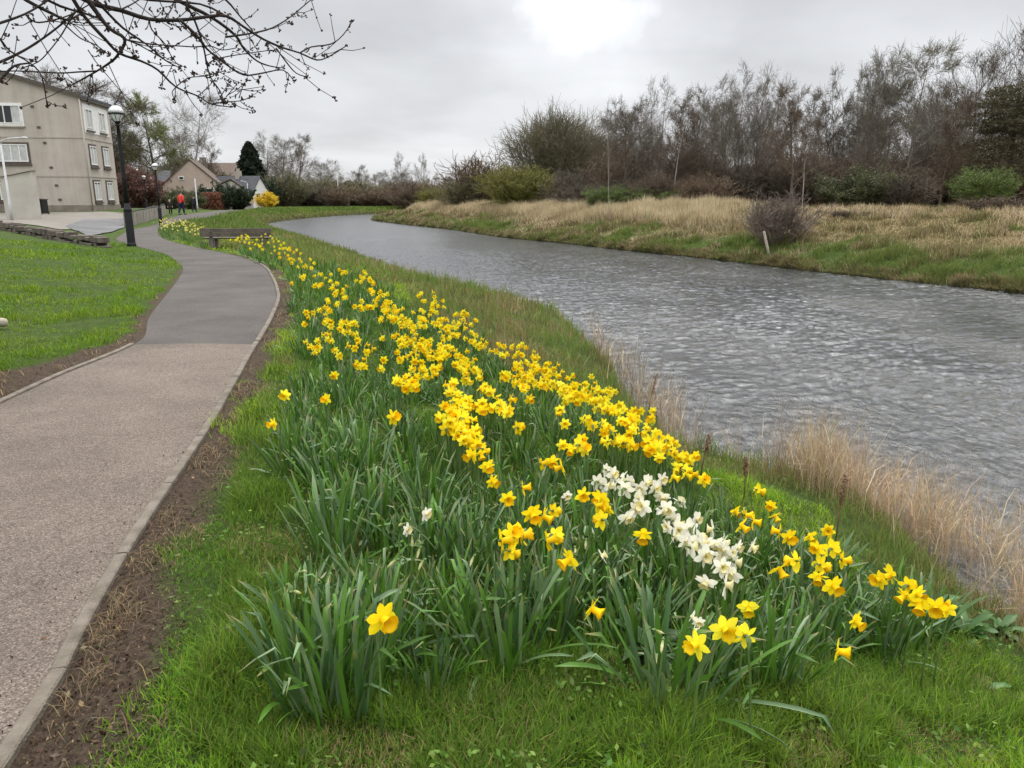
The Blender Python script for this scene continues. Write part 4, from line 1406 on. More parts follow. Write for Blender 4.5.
tree_kind('bare_a', 1, B_GREY, B_GREY, r0=.19, tipr=.0065, n1=14, n2=7, n3=8, n4=4, spread=.44)
tree_kind('bare_b', 2, B_BROWN, B_BROWN, r0=.18, tipr=.0065, n1=15, n2=7, n3=8, n4=4, spread=.42, l1=.40)
tree_kind('bare_c', 3, B_BROWN, B_RED, r0=.18, tipr=.007, n1=16, n2=7, n3=8, spread=.44, l1=.40, n4=5, lo=.15)
tree_kind('multi_pale', 4, B_GREY, B_GREY, r0=.12, n_stem=5, n1=9, n2=6, n3=6, n4=3, tipr=.0065, spread=.40, l1=.38, flare=.40, lo=.3)
tree_kind('multi_brown', 5, B_BROWN, B_BROWN, r0=.09, n_stem=6, n1=10, n2=6, n3=6, n4=4, tipr=.0068, spread=.38, l1=.34, flare=.40)
0 and tree_kind('willow', 6, B_OLIVE, B_OLIVE, (6000, .022, (.17, .16, .07), (.24, .22, .10)), r0=.09, n_stem=12, n1=12, n2=6, n3=7, n4=4, tipr=.008, spread=.42, l1=.40, flare=.62, lo=.15)
tree_kind('birch', 7, B_PALE, B_RED, r0=.08, tipr=.0065, n1=18, n3=7, spread=.42, l1=.30, n4=4, lo=.3)
tree_kind('budding', 8, B_GREY, B_GREY, (9000, .028, (.16, .18, .08), (.25, .26, .13)), r0=.13, tipr=.0065, n1=17, spread=.42, l1=.40, n2=8, n3=8, n4=4)
tree_kind('budding_multi', 9, B_GREY, B_GREY, (8000, .022, (.22, .22, .13), (.28, .28, .17)), r0=.09, n_stem=5, n1=11, n2=6, n3=6, n4=4, tipr=.0065, spread=.38, l1=.34, flare=.38)
tree_kind('open_bare', 10, B_GREY, B_GREY, r0=.17, tipr=.0075, n1=10, n2=7, n3=7, n4=4, spread=.5, l1=.5, lo=.3)
tree_kind('sapling', 12, B_PALE, B_GREY, r0=.04, tipr=.008, n1=16, n2=3, n3=2, n4=1, spread=.3, l1=.09, lo=.3, wander=.03, up=.6)
tree_kind('pollard', 13, B_BROWN, B_BROWN, r0=.2, tipr=.008, n1=10, n2=8, n3=7, n4=3, spread=.40, l1=.55, lo=.3, up=.5)
tree_kind('spring', 44, B_BROWN, B_BROWN, (34000, .036, (.19, .23, .06), (.29, .32, .10)), r0=.2, tipr=.008, n1=18, n2=8, n3=8, n4=4, spread=.52, l1=.40, lo=.22)

# bushes: unit height 1, unit half-width given by spread
BUSH = {}


def bush_kind(key, seed, mat, n_stem=60, wid=.6, twig=.006, n2=5, n3=3, leaves=None, lmin=.6):
    rg = random.Random(seed)
    S = []
    for i in range(n_stem):
        a = rg.uniform(0, 6.283); q = rg.random() ** .6
        p = Vector((math.cos(a), math.sin(a), 0)) * q * wid * .35
        tilt = q * rg.uniform(.3, 1.0) * math.atan(wid * 1.5)
        d = Vector((math.cos(a) * math.sin(tilt), math.sin(a) * math.sin(tilt), math.cos(tilt)))
        L = rg.uniform(lmin, 1.0) * (1 - .15 * q)
        r = twig * 2
        pts = [p]
        for k in range(4):
            d = (d + Vector((rg.gauss(0, .12), rg.gauss(0, .12), rg.gauss(.04, .1)))).normalized()
            n_ = pts[-1] + d * L / 4
            S.append((tuple(pts[-1]), tuple(n_), r, r * .8, 1)); r *= .8; pts.append(n_)
        for j in range(n2):
            t = rg.uniform(.25, 1.0) * 3.99; i0 = int(t)
            b = pts[i0].lerp(pts[i0 + 1], t - i0)
            dd = (d + Vector((rg.gauss(0, .6), rg.gauss(0, .6), rg.gauss(0, .4)))).normalized()
            e = b + dd * rg.uniform(.12, .3)
            S.append((tuple(b), tuple(e), twig, twig * .7, 2))
            for m in range(n3):
                b2 = b.lerp(e, rg.uniform(.2, 1))
                d2 = (dd + Vector((rg.gauss(0, .6), rg.gauss(0, .6), rg.gauss(0, .5)))).normalized()
                S.append((tuple(b2), tuple(b2 + d2 * rg.uniform(.06, .16)), twig * .7, twig * .5, 3))
    st = skel_mesh('stems', S, mat)
    lf = bud_leaves('leaves', S, *leaves, None, lev=(1, 2, 3), spread=.03) if leaves else None
    BUSH[key] = (st, lf, max(s[1][2] for s in S), np.percentile([math.hypot(s[1][0], s[1][1]) for s in S], 95))


bush_kind('bramble', 21, B_RED, 110, .75, .0060, 6, 4)
bush_kind('thicket', 22, B_BROWN, 95, .62, .0055, 7, 4)
bush_kind('thicket_red', 23, B_RED, 95, .62, .0055, 7, 4)
bush_kind('thicket_mauve', 34, B_MAUVE, 90, .8, .0045, 7, 4, lmin=.5)
bush_kind('thicket_rust', 24, B_RUST, 95, .62, .0055, 7, 4)
bush_kind('osier', 25, B_LIME, 130, .62, .0050, 7, 3, (20000, .0095, (.13, .13, .022), (.205, .19, .036)), lmin=.82)
bush_kind('willow', 33, B_OLIVE, 260, .62, .0024, 10, 4, (5000, .0040, (.13, .11, .065), (.20, .175, .10)), lmin=.92)
bush_kind('olive', 26, B_OLIVE, 100, .7, .0055, 7, 4, (3000, .016, (.13, .14, .035), (.20, .19, .06)))
bush_kind('gorse', 27, B_BROWN, 60, .7, .005, 6, 3, (34000, .014, (.06, .105, .016), (.13, .19, .032)))
bush_kind('evergreen', 28, B_BROWN, 50, .6, .005, 6, 3, (34000, .014, (.050, .064, .022), (.105, .115, .040)))
bush_kind('dark_shrub', 29, B_DARK, 50, .62, .005, 6, 3, (18000, .030, (.018, .034, .015), (.045, .065, .026)))
bush_kind('forsythia', 30, B_BROWN, 70, .65, .005, 6, 3, (14000, .026, (.72, .46, .01), (.85, .62, .03)))
bush_kind('copper', 31, B_RED, 60, .62, .0055, 6, 4, (12000, .026, (.10, .042, .036), (.165, .075, .06)))
bush_kind('ivy', 32, B_BROWN, 55, .5, .005, 6, 3, (14000, .03, (.10, .13, .03), (.17, .18, .05)))


def ground_at(u, Y):
    x = at(u, 200, Y)[0]
    return x, float(H(x, Y))


WIDTH = {'sapling': .10, 'birch': .46, 'spring': .72, 'open_bare': .74, 'pollard': .74, 'budding': .70, 'multi_pale': .68, 'multi_brown': .70}


def plant_tree(key, u, top, Y, label, group=None, wide=1.0, name='tree', sink=.05):
    tr, cr, lf, zm, rad = KINDS[key]
    x, z = ground_at(u, Y)
    h = at(u, top, Y)[2] - z
    s = h / zm
    wx = WIDTH.get(key, .66) * wide * h * .5 / rad
    o = empty(name, (x, Y, z - sink), label, 'tree', group, random.uniform(0, 6.28))
    o.scale = (wx, wx, s)
    link('trunk', tr, o); link('crown', cr, o)
    if lf: link('leaves', lf, o)
    return o


def plant_bush(key, u, top, Y, wpx, label, group=None, name='bush', cat='bush', dz=0.0):
    st, lf, zm, rad = BUSH[key]
    x, z = ground_at(u, Y)
    h = at(u, top, Y)[2] - z
    wx = wpx / F * Y * .5 / rad
    o = empty(name, (x, Y, z - .04 + dz), label, cat, group, random.uniform(0, 6.28))
    o.scale = (wx, wx, h / zm)
    link('stems', st, o)
    if lf: link('leaves', lf, o)
    return o


random.seed(77)
# --- wood on the far bank, front rank
W = 'trees of the wood on the far bank'
for key, u, top, Y, wide, lab in [
    ('sapling', 609, 98, 50, 1.2, 'single thin bare sapling rising like a pole from the pale grass'),
    ('bare_b', 627, 116, 60, 1.0, 'bare brown tree just right of the pole-thin sapling'),
    ('multi_pale', 655, 92, 62, 1.0, 'grey bare many-stemmed tree, the highest between sapling and pale clump'),
    ('birch', 672, 104, 58, 1.0, 'slim bare tree with whitish stem before the brown thicket'),
    ('bare_c', 690, 112, 60, .9, 'reddish bare tree left of the tall pale clump'),
    ('multi_pale', 728, 76, 58, 1.0, 'tall pale clump of bare stems left of the dark red-brown tree'),
    ('multi_pale', 752, 84, 60, .9, 'pale bare clump crowding the right side of the tallest pale stems'),
    ('bare_c', 790, 92, 53, 1.05, 'dense dark red-brown tree in the middle of the wood'),
    ('birch', 803, 118, 47, .9, 'birch with a bright white trunk in front of the dark red-brown tree'),
    ('multi_brown', 835, 84, 60, .9, 'brown bare clump right of the white-trunked birch'),
    ('budding_multi', 866, 66, 58, .95, 'tall tree with grey-green buds, left of the greenest crown'),
    ('budding', 903, 54, 56, .95, 'tall budding tree with the greenest crown, highest of the right part'),
    ('multi_pale', 925, 100, 60, .9, 'low pale bare clump between green crown and pollard limbs'),
    ('pollard', 968, 62, 60, .9, 'bare tree with thick upright finger-like limbs near the right edge'),
    ('pollard', 1012, 38, 58, .9, 'bare finger-limbed tree towering at the right edge of the picture'),
    ('bare_b', 880, 120, 52, .9, 'low brown tree in front of the budding trees'),
    ('bare_a', 712, 118, 66, .9, 'grey bare tree seen behind the gap left of the pale clump'),
    ('multi_brown', 1050, 60, 57, 1.0, 'brown bare clump beyond the right edge of the wood'),
    ('bare_c', 940, 118, 53, 1.1, 'dark reddish tree below the pollard limbs'),
]:
    plant_tree(key, u, top - (13 if key != 'sapling' else 0) - max(0, (u - 850) * .06), Y, lab, W, wide)
for u, top, Y, wpx, lab in [(556, 93, 82, 100, 'broad round-topped olive-grey willow standing alone at the upstream end of the wood'),
                            (600, 122, 88, 62, 'smaller rounded grey willow filling in right behind the big round willow')]:
    o = plant_bush('willow', u, top, Y, wpx, lab, W, 'tree', 'tree')
# --- rear rank, only its top shows above and between
kk = ['bare_b', 'bare_c', 'multi_brown', 'bare_a', 'bare_c']
G2 = 'bare trees in the rear rank of the wood'
for i in range(26):
    u = 606 + i * 18.5 + random.uniform(-7, 7)
    plant_tree(kk[i % 5], u, random.uniform(92, 126) - (14 if u > 850 else 0), random.uniform(68, 84), 'bare tree in the rear rank of the wood, mostly hidden by the front trees', G2, random.uniform(.9, 1.2))
# --- understorey
U = 'bushes at the foot of the wood'
for key, u, top, Y, wpx, lab in [
    ('thicket_rust', 482, 147, 86, 84, 'large rusty brown bush left of the round willow'),
    ('osier', 520, 160, 73, 88, 'dense yellow-olive osier bush in front of the round willow'),
    ('olive', 462, 174, 84, 52, 'low olive bush at the upstream tip of the wood'),
    ('osier', 436, 184, 96, 44, 'small yellowish bush hanging over the far bend of the river'),
    ('gorse', 607, 183, 56, 44, 'low green bush at the foot of the thin sapling'),
    ('gorse', 655, 186, 55, 52, 'low spreading green bush left of the tan bush'),
    ('thicket_rust', 703, 168, 52, 64, 'tan-brown rounded bush under the pale bare clump'),
    ('thicket_mauve', 781, 184, 34.6, 78, 'big purplish-brown leafless bush near the water, behind the leaning post'),
    ('evergreen', 858, 164, 50, 78, 'dark green evergreen bush right of the white birch trunk'),
    ('gorse', 984, 163, 44, 58, 'bright green bush near the right edge of the far bank'),
    ('bramble', 1000, 190, 37, 78, 'low purplish brush in front of the bright green bush'),
    ('thicket', 905, 160, 48, 60, 'brown scrub left of the bright green bush'),
    ('thicket', 575, 160, 66, 60, 'grey-brown scrub between round willow and sapling'),
    ('bramble', 850, 207, 38, 40, 'low withered tussock of brush right of the purplish bush'),
]:
    plant_bush(key, u, top, Y, wpx, lab, U)
G3 = 'thicket of brown scrub inside the wood'
for i in range(38):
    u = 600 + i * 12.4 + random.uniform(-6, 6)
    Y = random.uniform(55, 66)
    plant_bush(['thicket', 'thicket_red', 'thicket_rust', 'thicket'][i % 4], u, random.uniform(134, 172) if u > 615 else random.uniform(165, 185), Y, random.uniform(46, 80), 'brown leafless scrub packed between the trunks of the wood', G3)
# --- dark layered pine at the right
def conifer(name, u, top, Y, wpx, label, cols, layered=False, n=9000, size=.22, sq=1.0):
    x, z = ground_at(u, Y)
    h = at(u, top, Y)[2] - z
    w = wpx / F * Y * .5
    o = empty(name, (x, Y, z - .05), label, 'conifer')
    m = MB(); m.tube([(0, 0, 0), (.05, 0, h * .5), (0, .05, h * .97)], [h * .022, h * .016, .02], 8)
    P0, P1, R0, R1 = [], [], [], []
    t = rng.random(n) ** (.75 if not layered else .8)
    zz = h * (.08 + .92 * t) if not layered else h * (.32 + .68 * t)
    if layered:
        lay = np.round(t * 9) / 9
        zz = h * (.32 + .68 * lay) + rng.normal(0, .035 * h * .4, n)
        ww = w * (1.0 - .55 * lay) * (.6 + .8 * _hash((lay * 9).astype(np.int64), np.zeros(n, np.int64), 5))
    else:
        ww = w * np.clip((1 - t) * 1.25, 0, 1) ** .75 * (.82 + .36 * vnoise(t * 9, rng.random(n) * 0 + 3, 1, 6)) + .06 * w
    a = rng.uniform(0, 6.283, n)
    lob = 1 + .22 * np.sin(a * 5 + zz * 2.1) + .12 * np.sin(a * 9 - zz * 3)
    q = rng.random(n) ** .42
    P = np.stack([np.cos(a) * ww * q * lob, np.sin(a) * ww * q * lob, zz - q * ww * .25], 1)
    V, Q = leaf_faces(P, size * rng.uniform(.5, 1.3, n), .2, 1.2)
    link('trunk', m.mesh('trunk', B_DARK, True), o)
    link('crown', np_mesh('crown', V, quads=Q, mat=LEAF, col=np.repeat(jit(lerpc(cols[0], cols[1], rng.random(n)), n, .2), 4, 0)), o)
    return o


conifer('pine_tree', 1004, 84, 52, 100, 'dark bronze-green pine with layered boughs at the right edge of the wood', ((.045, .040, .020), (.085, .070, .032)), True, 24000, .075)
conifer('conifer_tree', 253, 142, 132, 36, 'tall dark conifer rising behind the white cottage', ((.012, .022, .014), (.032, .046, .024)), False, 12000, .30)

# --- middle distance, beyond the bend
D_ = 'trees beyond the river bend'
for key, u, top, Y, wide, lab in [
    ('bare_c', 300, 134, 150, 1.25, 'dark spreading bare tree right of the tall conifer'),
    ('bare_b', 283, 136, 175, 1.2, 'pale bare tree fading out behind the dark spreading tree'),
    ('bare_a', 268, 132, 185, 1.2, 'faint tall bare tree directly behind the conifer tip'),
    ('open_bare', 338, 158, 160, .8, 'bare tree by the thin pole above the far meadow'),
    ('bare_c', 362, 164, 170, 1.0, 'low dark bare tree left of the twin far trees'),
    ('bare_a', 405, 152, 230, .8, 'left one of the twin bare trees standing apart on the skyline'),
    ('bare_a', 420, 153, 235, .7, 'right one of the twin bare trees standing apart on the skyline'),
    ('bare_b', 385, 170, 200, 1.1, 'low bare tree just left of the twin skyline trees'),
    ('bare_b', 320, 160, 165, 1.2, 'brown bare tree between the dark spreading tree and the pole'),
]:
    plant_tree(key, u, top, Y, lab, D_, wide)
for i in range(16):
    u = 318 + i * 9.5
    plant_bush(['olive', 'thicket', 'thicket_rust', 'olive'][i % 4], u, random.uniform(172, 186) + (4 if u > 430 else 0), random.uniform(128, 165), random.uniform(38, 60), 'olive-brown scrub massed beyond the river bend', 'olive-brown scrub beyond the river bend')
for i in range(14):
    plant_tree(['bare_b', 'bare_c', 'bare_a'][i % 3], 262 + i * 16 + random.uniform(-5, 5), random.uniform(170, 180), random.uniform(220, 300), 'small bare tree in the hazy skyline row beyond the bend', 'small bare trees on the skyline', 1.4)
for key, u, top, Y, wpx, lab in [
    ('olive', 286, 168, 128, 52, 'dark olive shrubbery right of the yellow flowering bush'),
    ('dark_shrub', 272, 176, 124, 24, 'dark evergreen shrub behind the yellow flowering bush'),
    ('forsythia', 266, 190, 106, 21, 'bright yellow flowering bush by the white cottage'),
    ('dark_shrub', 222, 181, 100, 30, 'large dark green shrub before the cottages, left one'),
    ('dark_shrub', 238, 183, 102, 28, 'large dark green shrub before the cottages, right one'),
    ('dark_shrub', 203, 184, 108, 18, 'dark green shrub under the gable of the pinkish cottage'),
    ('evergreen', 180, 185, 104, 26, 'light olive shrub below the slate roof of the pinkish cottage'),
    ('copper', 140, 160, 84, 52, 'tall copper-red bush beyond the flats'),
    ('copper', 122, 170, 90, 40, 'lower copper-red bush next to the corner of the flats'),
    ('evergreen', 168, 192, 88, 34, 'olive green hedge bush behind the walkers, left part'),
    ('evergreen', 190, 191, 92, 30, 'olive green hedge bush behind the walkers, right part'),
    ('thicket', 312, 180, 132, 50, 'brown scrub over the low grey wall'),
    ('thicket_rust', 345, 180, 138, 44, 'rust-tinted scrub at the end of the low grey wall'),
]:
    plant_bush(key, u, top, Y, wpx, lab, 'shrubs round the cottages')
# --- behind the flats and the cottages
T_ = 'trees behind the houses'
for key, u, top, Y, wide, lab in [
    ('spring', 157, 94, 100, 1.15, 'tall tree just coming into light green leaf behind the cottages'),
    ('open_bare', 196, 88, 120, 1.1, 'tall bare tree with forked trunk right of the leafing tree'),
    ('bare_b', 90, 74, 92, 1.7, 'grey bare tree standing behind the roof of the flats'),
    ('bare_c', 106, 88, 96, 1.5, 'grey bare tree showing right of the flats'),
    ('bare_c', 62, 70, 98, 1.6, 'bare tree half hidden behind the gable of the flats'),
    ('bare_b', 128, 118, 110, 1.0, 'smaller bare tree between flats and leafing tree'),
    ('bare_c', 214, 138, 128, 1.1, 'brown bare tree leaning over the big brown roof'),
    ('bare_b', 176, 130, 125, 1.2, 'brown bare tree behind the leafing tree'),
    ('bare_c', 104, 130, 100, 1.2, 'low bare tree filling the gap right of the flats'),
]:
    plant_tree(key, u, top, Y, lab, T_, wide)
for i in range(10):
    plant_bush(['olive', 'thicket', 'ivy', 'thicket_rust'][i % 4], 108 + i * 13, random.uniform(150, 170), random.uniform(128, 150), random.uniform(40, 60), 'scrub bank rising behind the cottages', 'scrub behind the cottages')
# ------------------------------------------------------------------ flats on the left
RENDER = surf_mat('harled_wall', (.42, .37, .325), (.50, .448, .395), .8, .9, .35, 40, .2)
_nt = RENDER.node_tree
_b = _nt.nodes['Principled BSDF']
_src = _b.inputs['Base Color'].links[0].from_socket
_t = N(_nt, 'ShaderNodeTexCoord'); _m = N(_nt, 'ShaderNodeMapping'); _m.inputs['Scale'].default_value = (1.6, 1.6, .12); _nt.links.new(_t.outputs['Object'], _m.inputs[0])
_n = N(_nt, 'ShaderNodeTexNoise', i_Scale=1.0, i_Detail=7.0, i_Roughness=.7); _nt.links.new(_m.outputs[0], _n.inputs[0])
_r = ramp(_nt, [(.36, (.86, .85, .83)), (.6, (1, 1, 1))]); _nt.links.new(_n.outputs['Fac'], _r.inputs[0])
_nt.links.new(mixc(_nt, 1.0, _src, _r.outputs[0], 'MULTIPLY'), _b.inputs['Base Color'])
RENDER2 = surf_mat('pale_render', (.40, .37, .32), (.50, .47, .41), 1.2, .9, .3, 40, .2)
WHITE = surf_mat('white_paint', (.66, .65, .62), (.78, .77, .74), 4, .6)
DARKTRIM = surf_mat('dark_trim', (.07, .055, .045), (.12, .095, .08), 4, .7)
SLATE = surf_mat('slate', (.045, .045, .05), (.09, .09, .095), 2.5, .7, .4, 25)
BROWNROOF = surf_mat('brown_tiles', (.085, .062, .048), (.15, .112, .088), 2.0, .85, .4, 20)
PLINTH = surf_mat('plinth_stone', (.16, .135, .11), (.26, .225, .18), 2.5, .9, .5, 12)
CURTAIN = surf_mat('net_curtain', (.38, .38, .37), (.58, .57, .55), 3, .9)
PIPE = surf_mat('pipe_paint', (.34, .30, .25), (.42, .38, .32), 3, .6)
BLACKM = surf_mat('black_metal', (.006, .006, .007), (.013, .013, .014), 5, .5, .15, 40, .3)
gl, nt, b = nodes_of('window_glass')
b.inputs['Base Color'].default_value = (.02, .022, .025, 1); b.inputs['Roughness'].default_value = .06; b.inputs['Specular IOR Level'].default_value = .6
GLASS = gl

Yf = 58.0
cx, cy = float(at(92.5, 213, Yf)[0]), Yf
cz = .30
fl = empty('apartment_block', (cx, cy, cz), 'three-storey beige rendered block of flats with a sloping gable, at the left edge', 'building', rz=R(9))
EH = 8.15            # eaves height at the corner
GL, GD = 17.0, 6.2   # gable length and the depth we see
RIDGE = EH + 2.5
m = MB()
prof = [(0, 0, 0), (0, 0, EH), (-GL / 2, 0, RIDGE), (-GL, 0, EH), (-GL, 0, 0)]
m.prism(prof, (0, GD, 0))
m.build('wall', RENDER, fl)
m = MB()
for sgn in (1, -1):
    x0, x1 = (.22, -GL / 2) if sgn == 1 else (-GL - .22, -GL / 2)
    sl = 2.5 / (GL / 2)
    z0 = EH - .22 * sl
    m.prism([(x0, -.18, z0 + .03), (x1, -.18, RIDGE + .03), (x1, -.18, RIDGE + .2), (x0, -.18, z0 + .2)], (0, GD + .36, 0))
m.build('roof', SLATE, fl)
m = MB()
for x0, x1, zA, zB in ((.24, -GL / 2, EH - .02, RIDGE + .0),):
    m.prism([(x0, -.235, zA - .1), (x1, -.235, zB - .06), (x1, -.235, zB + .24), (x0, -.235, zA + .16)], (0, .05, 0))
m.build('verge_board', DARKTRIM, fl)
MB().box(-GL, -.06, 0, .06, GD + .05, .62).build('plinth', PLINTH, fl)
for z in (2.62, 5.3):
    MB().box(-GL, -.035, z, .035, GD + .03, z + .09).build('string_course', PIPE, fl)
MB().tube([(.1, -.12, .1), (.1, -.12, EH - .1)], .05, 8).build('downpipe', PIPE, fl, True)
MB().box(.05, -.1, EH - .18, .2, GD + .1, EH - .05).build('gutter', DARKTRIM, fl)


def window(parent, x, z, w, h, face, frame_mat, surround=None, mull=1, curtain=True, open_=None):
    """face 'S' looks towards -y at y=0, face 'E' looks towards +x at x=0"""
    def T(a, dpt, c):
        return (a, -dpt, c) if face == 'S' else (dpt, a, c)

    def bx(mb, a0, d0, c0, a1, d1, c1):
        p, q = T(a0, d0, c0), T(a1, d1, c1)
        mb.box(min(p[0], q[0]), min(p[1], q[1]), min(p[2], q[2]), max(p[0], q[0]), max(p[1], q[1]), max(p[2], q[2]))
    fr = MB(); t = .07
    for a0, c0, a1, c1 in ((x, z, x + w, z + t), (x, z + h - t, x + w, z + h), (x, z + t, x + t, z + h - t), (x + w - t, z + t, x + w, z + h - t)):
        bx(fr, a0, .015, c0, a1, .075, c1)
    for i in range(mull):
        a = x + w * (i + 1) / (mull + 1)
        bx(fr, a - .035, .017, z + t, a + .035, .07, z + h - t)
    f = fr.build('window', frame_mat, parent)
    g = MB(); bx(g, x + t * .5, .006, z + t * .5, x + w - t * .5, .03, z + h - t * .5); g.build('pane', GLASS, f)
    if curtain:
        for a0, a1 in (((x + t, x + w * .3), (x + w * .72, x + w - t)) if curtain == 'side' else ((x + t, x + w - t),)):
            c_ = MB()
            k = max(int((a1 - a0) / .09), 3)
            for i in range(k):
                aa, ab = a0 + (a1 - a0) * i / k, a0 + (a1 - a0) * (i + 1) / k
                bx(c_, aa, .031 + .0005 * (i % 2), z + t, ab + .002, .036 + .006 * (i % 2), z + h - t - (.1 if curtain == 'half' else 0))
            c_.build('curtain', CURTAIN, f)
    if surround:
        s_ = MB(); q = .14
        for a0, c0, a1, c1 in ((x - q, z - q, x + w + q, z - .003), (x - q, z + h + .003, x + w + q, z + h + q), (x - q, z - .003, x - .003, z + h + .003), (x + w + .003, z - .003, x + w + q, z + h + .003)):
            bx(s_, a0, -.01, c0, a1, .045, c1)
        s_.build('frame', surround, f)
    s2 = MB(); bx(s2, x - .17, -.01, z - .25, x + w + .17, .13, z - .145); s2.build('sill', DARKTRIM if surround is not WHITE else PIPE, f)


window(fl, -6.1, 6.25, 2.2, 1.25, 'S', WHITE, WHITE, 1, 'side')
window(fl, -6.0, 3.65, 2.2, 1.2, 'S', WHITE, DARKTRIM, 3, True)
window(fl, -6.0, 1.0, 2.2, 1.2, 'S', WHITE, DARKTRIM, 2, True)
window(fl, -13.0, 6.25, 2.2, 1.25, 'S', WHITE, WHITE, 1, 'side')
window(fl, -13.0, 3.65, 2.2, 1.2, 'S', WHITE, DARKTRIM, 2, True)
for z, sr in ((6.1, None), (3.5, DARKTRIM), (.95, DARKTRIM)):
    for y in (.95, 3.65):
        window(fl, y, z, 1.25, 1.35, 'E', WHITE, sr, 1, 'half')
MB().box(.004, .5, 5.75, .03, 5.6, 7.75).build('panel', WHITE, fl)
v = MB()
for x, z in ((-3.2, 7.35), (-2.95, 5.95), (-2.7, 4.9), (-2.5, 3.2), (-2.3, 1.95), (-2.2, .95)):
    v = MB().box(x, -.05, z, x + .22, .02, z + .14)
    v.build('vent', DARKTRIM, fl)

# low outbuilding in front
x0, x1 = float(at(7, 224, 44)[0]), float(at(39, 224, 44)[0])
ob = empty('screen_wall', (x0, 44, .3), 'tall pale rendered screen wall with a sloping top in front of the flats', 'wall')
wd = x1 - x0
MB().prism([(0, 0, -.1), (wd, 0, -.1), (wd, 0, 2.62), (0, 0, 2.28)], (0, .35, 0)).build('wall', RENDER2, ob)
MB().prism([(-.08, -.08, 2.29), (wd + .08, -.08, 2.66), (wd + .08, -.08, 2.74), (-.08, -.08, 2.37)], (0, .51, 0)).build('coping', PIPE, ob)
# dark bin beside it
x = float(at(43, 218, 52)[0])
bn = empty('wheelie_bin', (x, 52, float(H(x, 52))), 'black wheeled refuse bin against the wall of the flats', 'bin')
MB().prism([(-.27, -.3, .08), (.27, -.3, .08), (.29, -.34, .95), (-.29, -.34, .95)], (0, .6, 0)).build('body', BLACKM, bn)
MB().prism([(-.31, -.38, .955), (.31, -.38, .955), (.31, -.38, 1.0), (-.31, -.38, 1.06)], (0, .74, 0)).build('lid', BLACKM, bn)
for s in (-1, 1):
    MB().tube([(s * .22, .3, .1), (s * .27, .3, .1)], .1, 12).build('wheel', DARKTRIM, bn)

# car park
def sheet(name, pix, eps, mat):
    """flat surfacing draped over the ground"""
    import bmesh
    P = [on(u, v, H) for u, v in pix]
    bm = bmesh.new()
    bm.faces.new([bm.verts.new((p[0], p[1], 0)) for p in P])
    xs, ys = [p[0] for p in P], [p[1] for p in P]
    for ax_, lo, hi in ((0, min(xs), max(xs)), (1, min(ys), max(ys))):
        c = lo + .8
        while c < hi:
            co = [0, 0, 0]; no = [0, 0, 0]; co[ax_] = c; no[ax_] = 1
            bmesh.ops.bisect_plane(bm, geom=bm.verts[:] + bm.edges[:] + bm.faces[:], plane_co=co, plane_no=no)
            c += .8
    for v in bm.verts: v.co.z = float(H(v.co.x, v.co.y)) + eps
    bmesh.ops.recalc_face_normals(bm, faces=bm.faces[:])
    me = bpy.data.meshes.new(name); bm.to_mesh(me); bm.free()
    me.materials.append(mat)
    return tag(link(name, me), kind='structure')


tarmac = chip_mat('tarmac', [(0, (.10, .097, .097)), (.5, (.13, .127, .127)), (1, (.17, .166, .162))], 60, .5, .3, .004)
slab = surf_mat('yard_concrete', (.14, .125, .105), (.20, .18, .152), .6, .9, .3, 30)
sheet('yard', [(-60, 221), (20, 224), (60, 230), (86, 228), (127, 218.5), (127, 213.6), (-60, 213.6)], .03, slab)
sheet('car_park', [(66, 227), (89, 236.5), (112, 232.5), (124, 228), (127, 219), (84, 220)], .045, tarmac)

# --- rubble retaining wall along the top of the lawn
STONE = surf_mat('rubble_stone', (.05, .04, .032), (.11, .092, .073), 3.5, .9, .8, 14, c3=(.19, .165, .13))
A = on(108, 248, H); B = at(-60, 216, 36.5)
rw = MB()
random.seed(9)
ax, ay, bx_, by = A[0], A[1], B[0], B[1]
L = math.hypot(bx_ - ax, by - ay); ux, uy = (bx_ - ax) / L, (by - ay) / L
s = 0
while s < L:
    row_h = 0
    for row in range(2):
        st_ = random.uniform(.28, .6)
        h0 = .0 + row * .19
        z = float(H(ax + ux * s, ay + uy * s)) - .05
        Mx = Matrix.Translation((ax + ux * (s + row * .17), ay + uy * (s + row * .17), z + h0)) @ Matrix.Rotation(math.atan2(uy, ux) + random.gauss(0, .07), 4, 'Z') @ Matrix.Rotation(random.gauss(0, .025), 4, 'Y')
        d = random.uniform(-.02, .03)
        rw.box(.008, -.16 + d, .005, st_ - .008, .17 + d, .17 + random.uniform(-.06, .05), Mx)
    s += .42
rwo = rw.build('stone_wall', STONE, bevel=.02)
tag(rwo, 'low dark rubble stone wall running along the top of the lawn', 'wall')

# --- low pale wall with rail beside the path
lw = empty('parapet_wall', (0, 0, 0), 'low pale concrete wall with dark rail beside the bend of the path', 'wall')
C0 = at(127, 227, 43); C1 = at(167, 219.5, 60)
m = MB(); r = MB()
n = 14
for i in range(n):
    a, b_ = i / n, (i + 1) / n - .006
    p, q = C0 * (1 - a) + C1 * a, C0 * (1 - b_) + C1 * b_
    za, zb = float(H(p[0], p[1])) - .1, float(H(q[0], q[1])) - .1
    m.prism([(p[0], p[1], za), (q[0], q[1], zb), (q[0], q[1], zb + .8), (p[0], p[1], za + .8)], (-.16, .05, 0))
m.build('wall', surf_mat('parapet_concrete', (.17, .15, .125), (.27, .245, .21), 1.2, .9, .4, 30), lw)
pts = [C0 * (1 - t) + C1 * t for t in np.linspace(0, 1, 8)]
MB().tube([(p[0] - .08, p[1] + .03, float(H(p[0], p[1])) + .78) for p in pts], .045, 8).build('rail', BLACKM, lw)

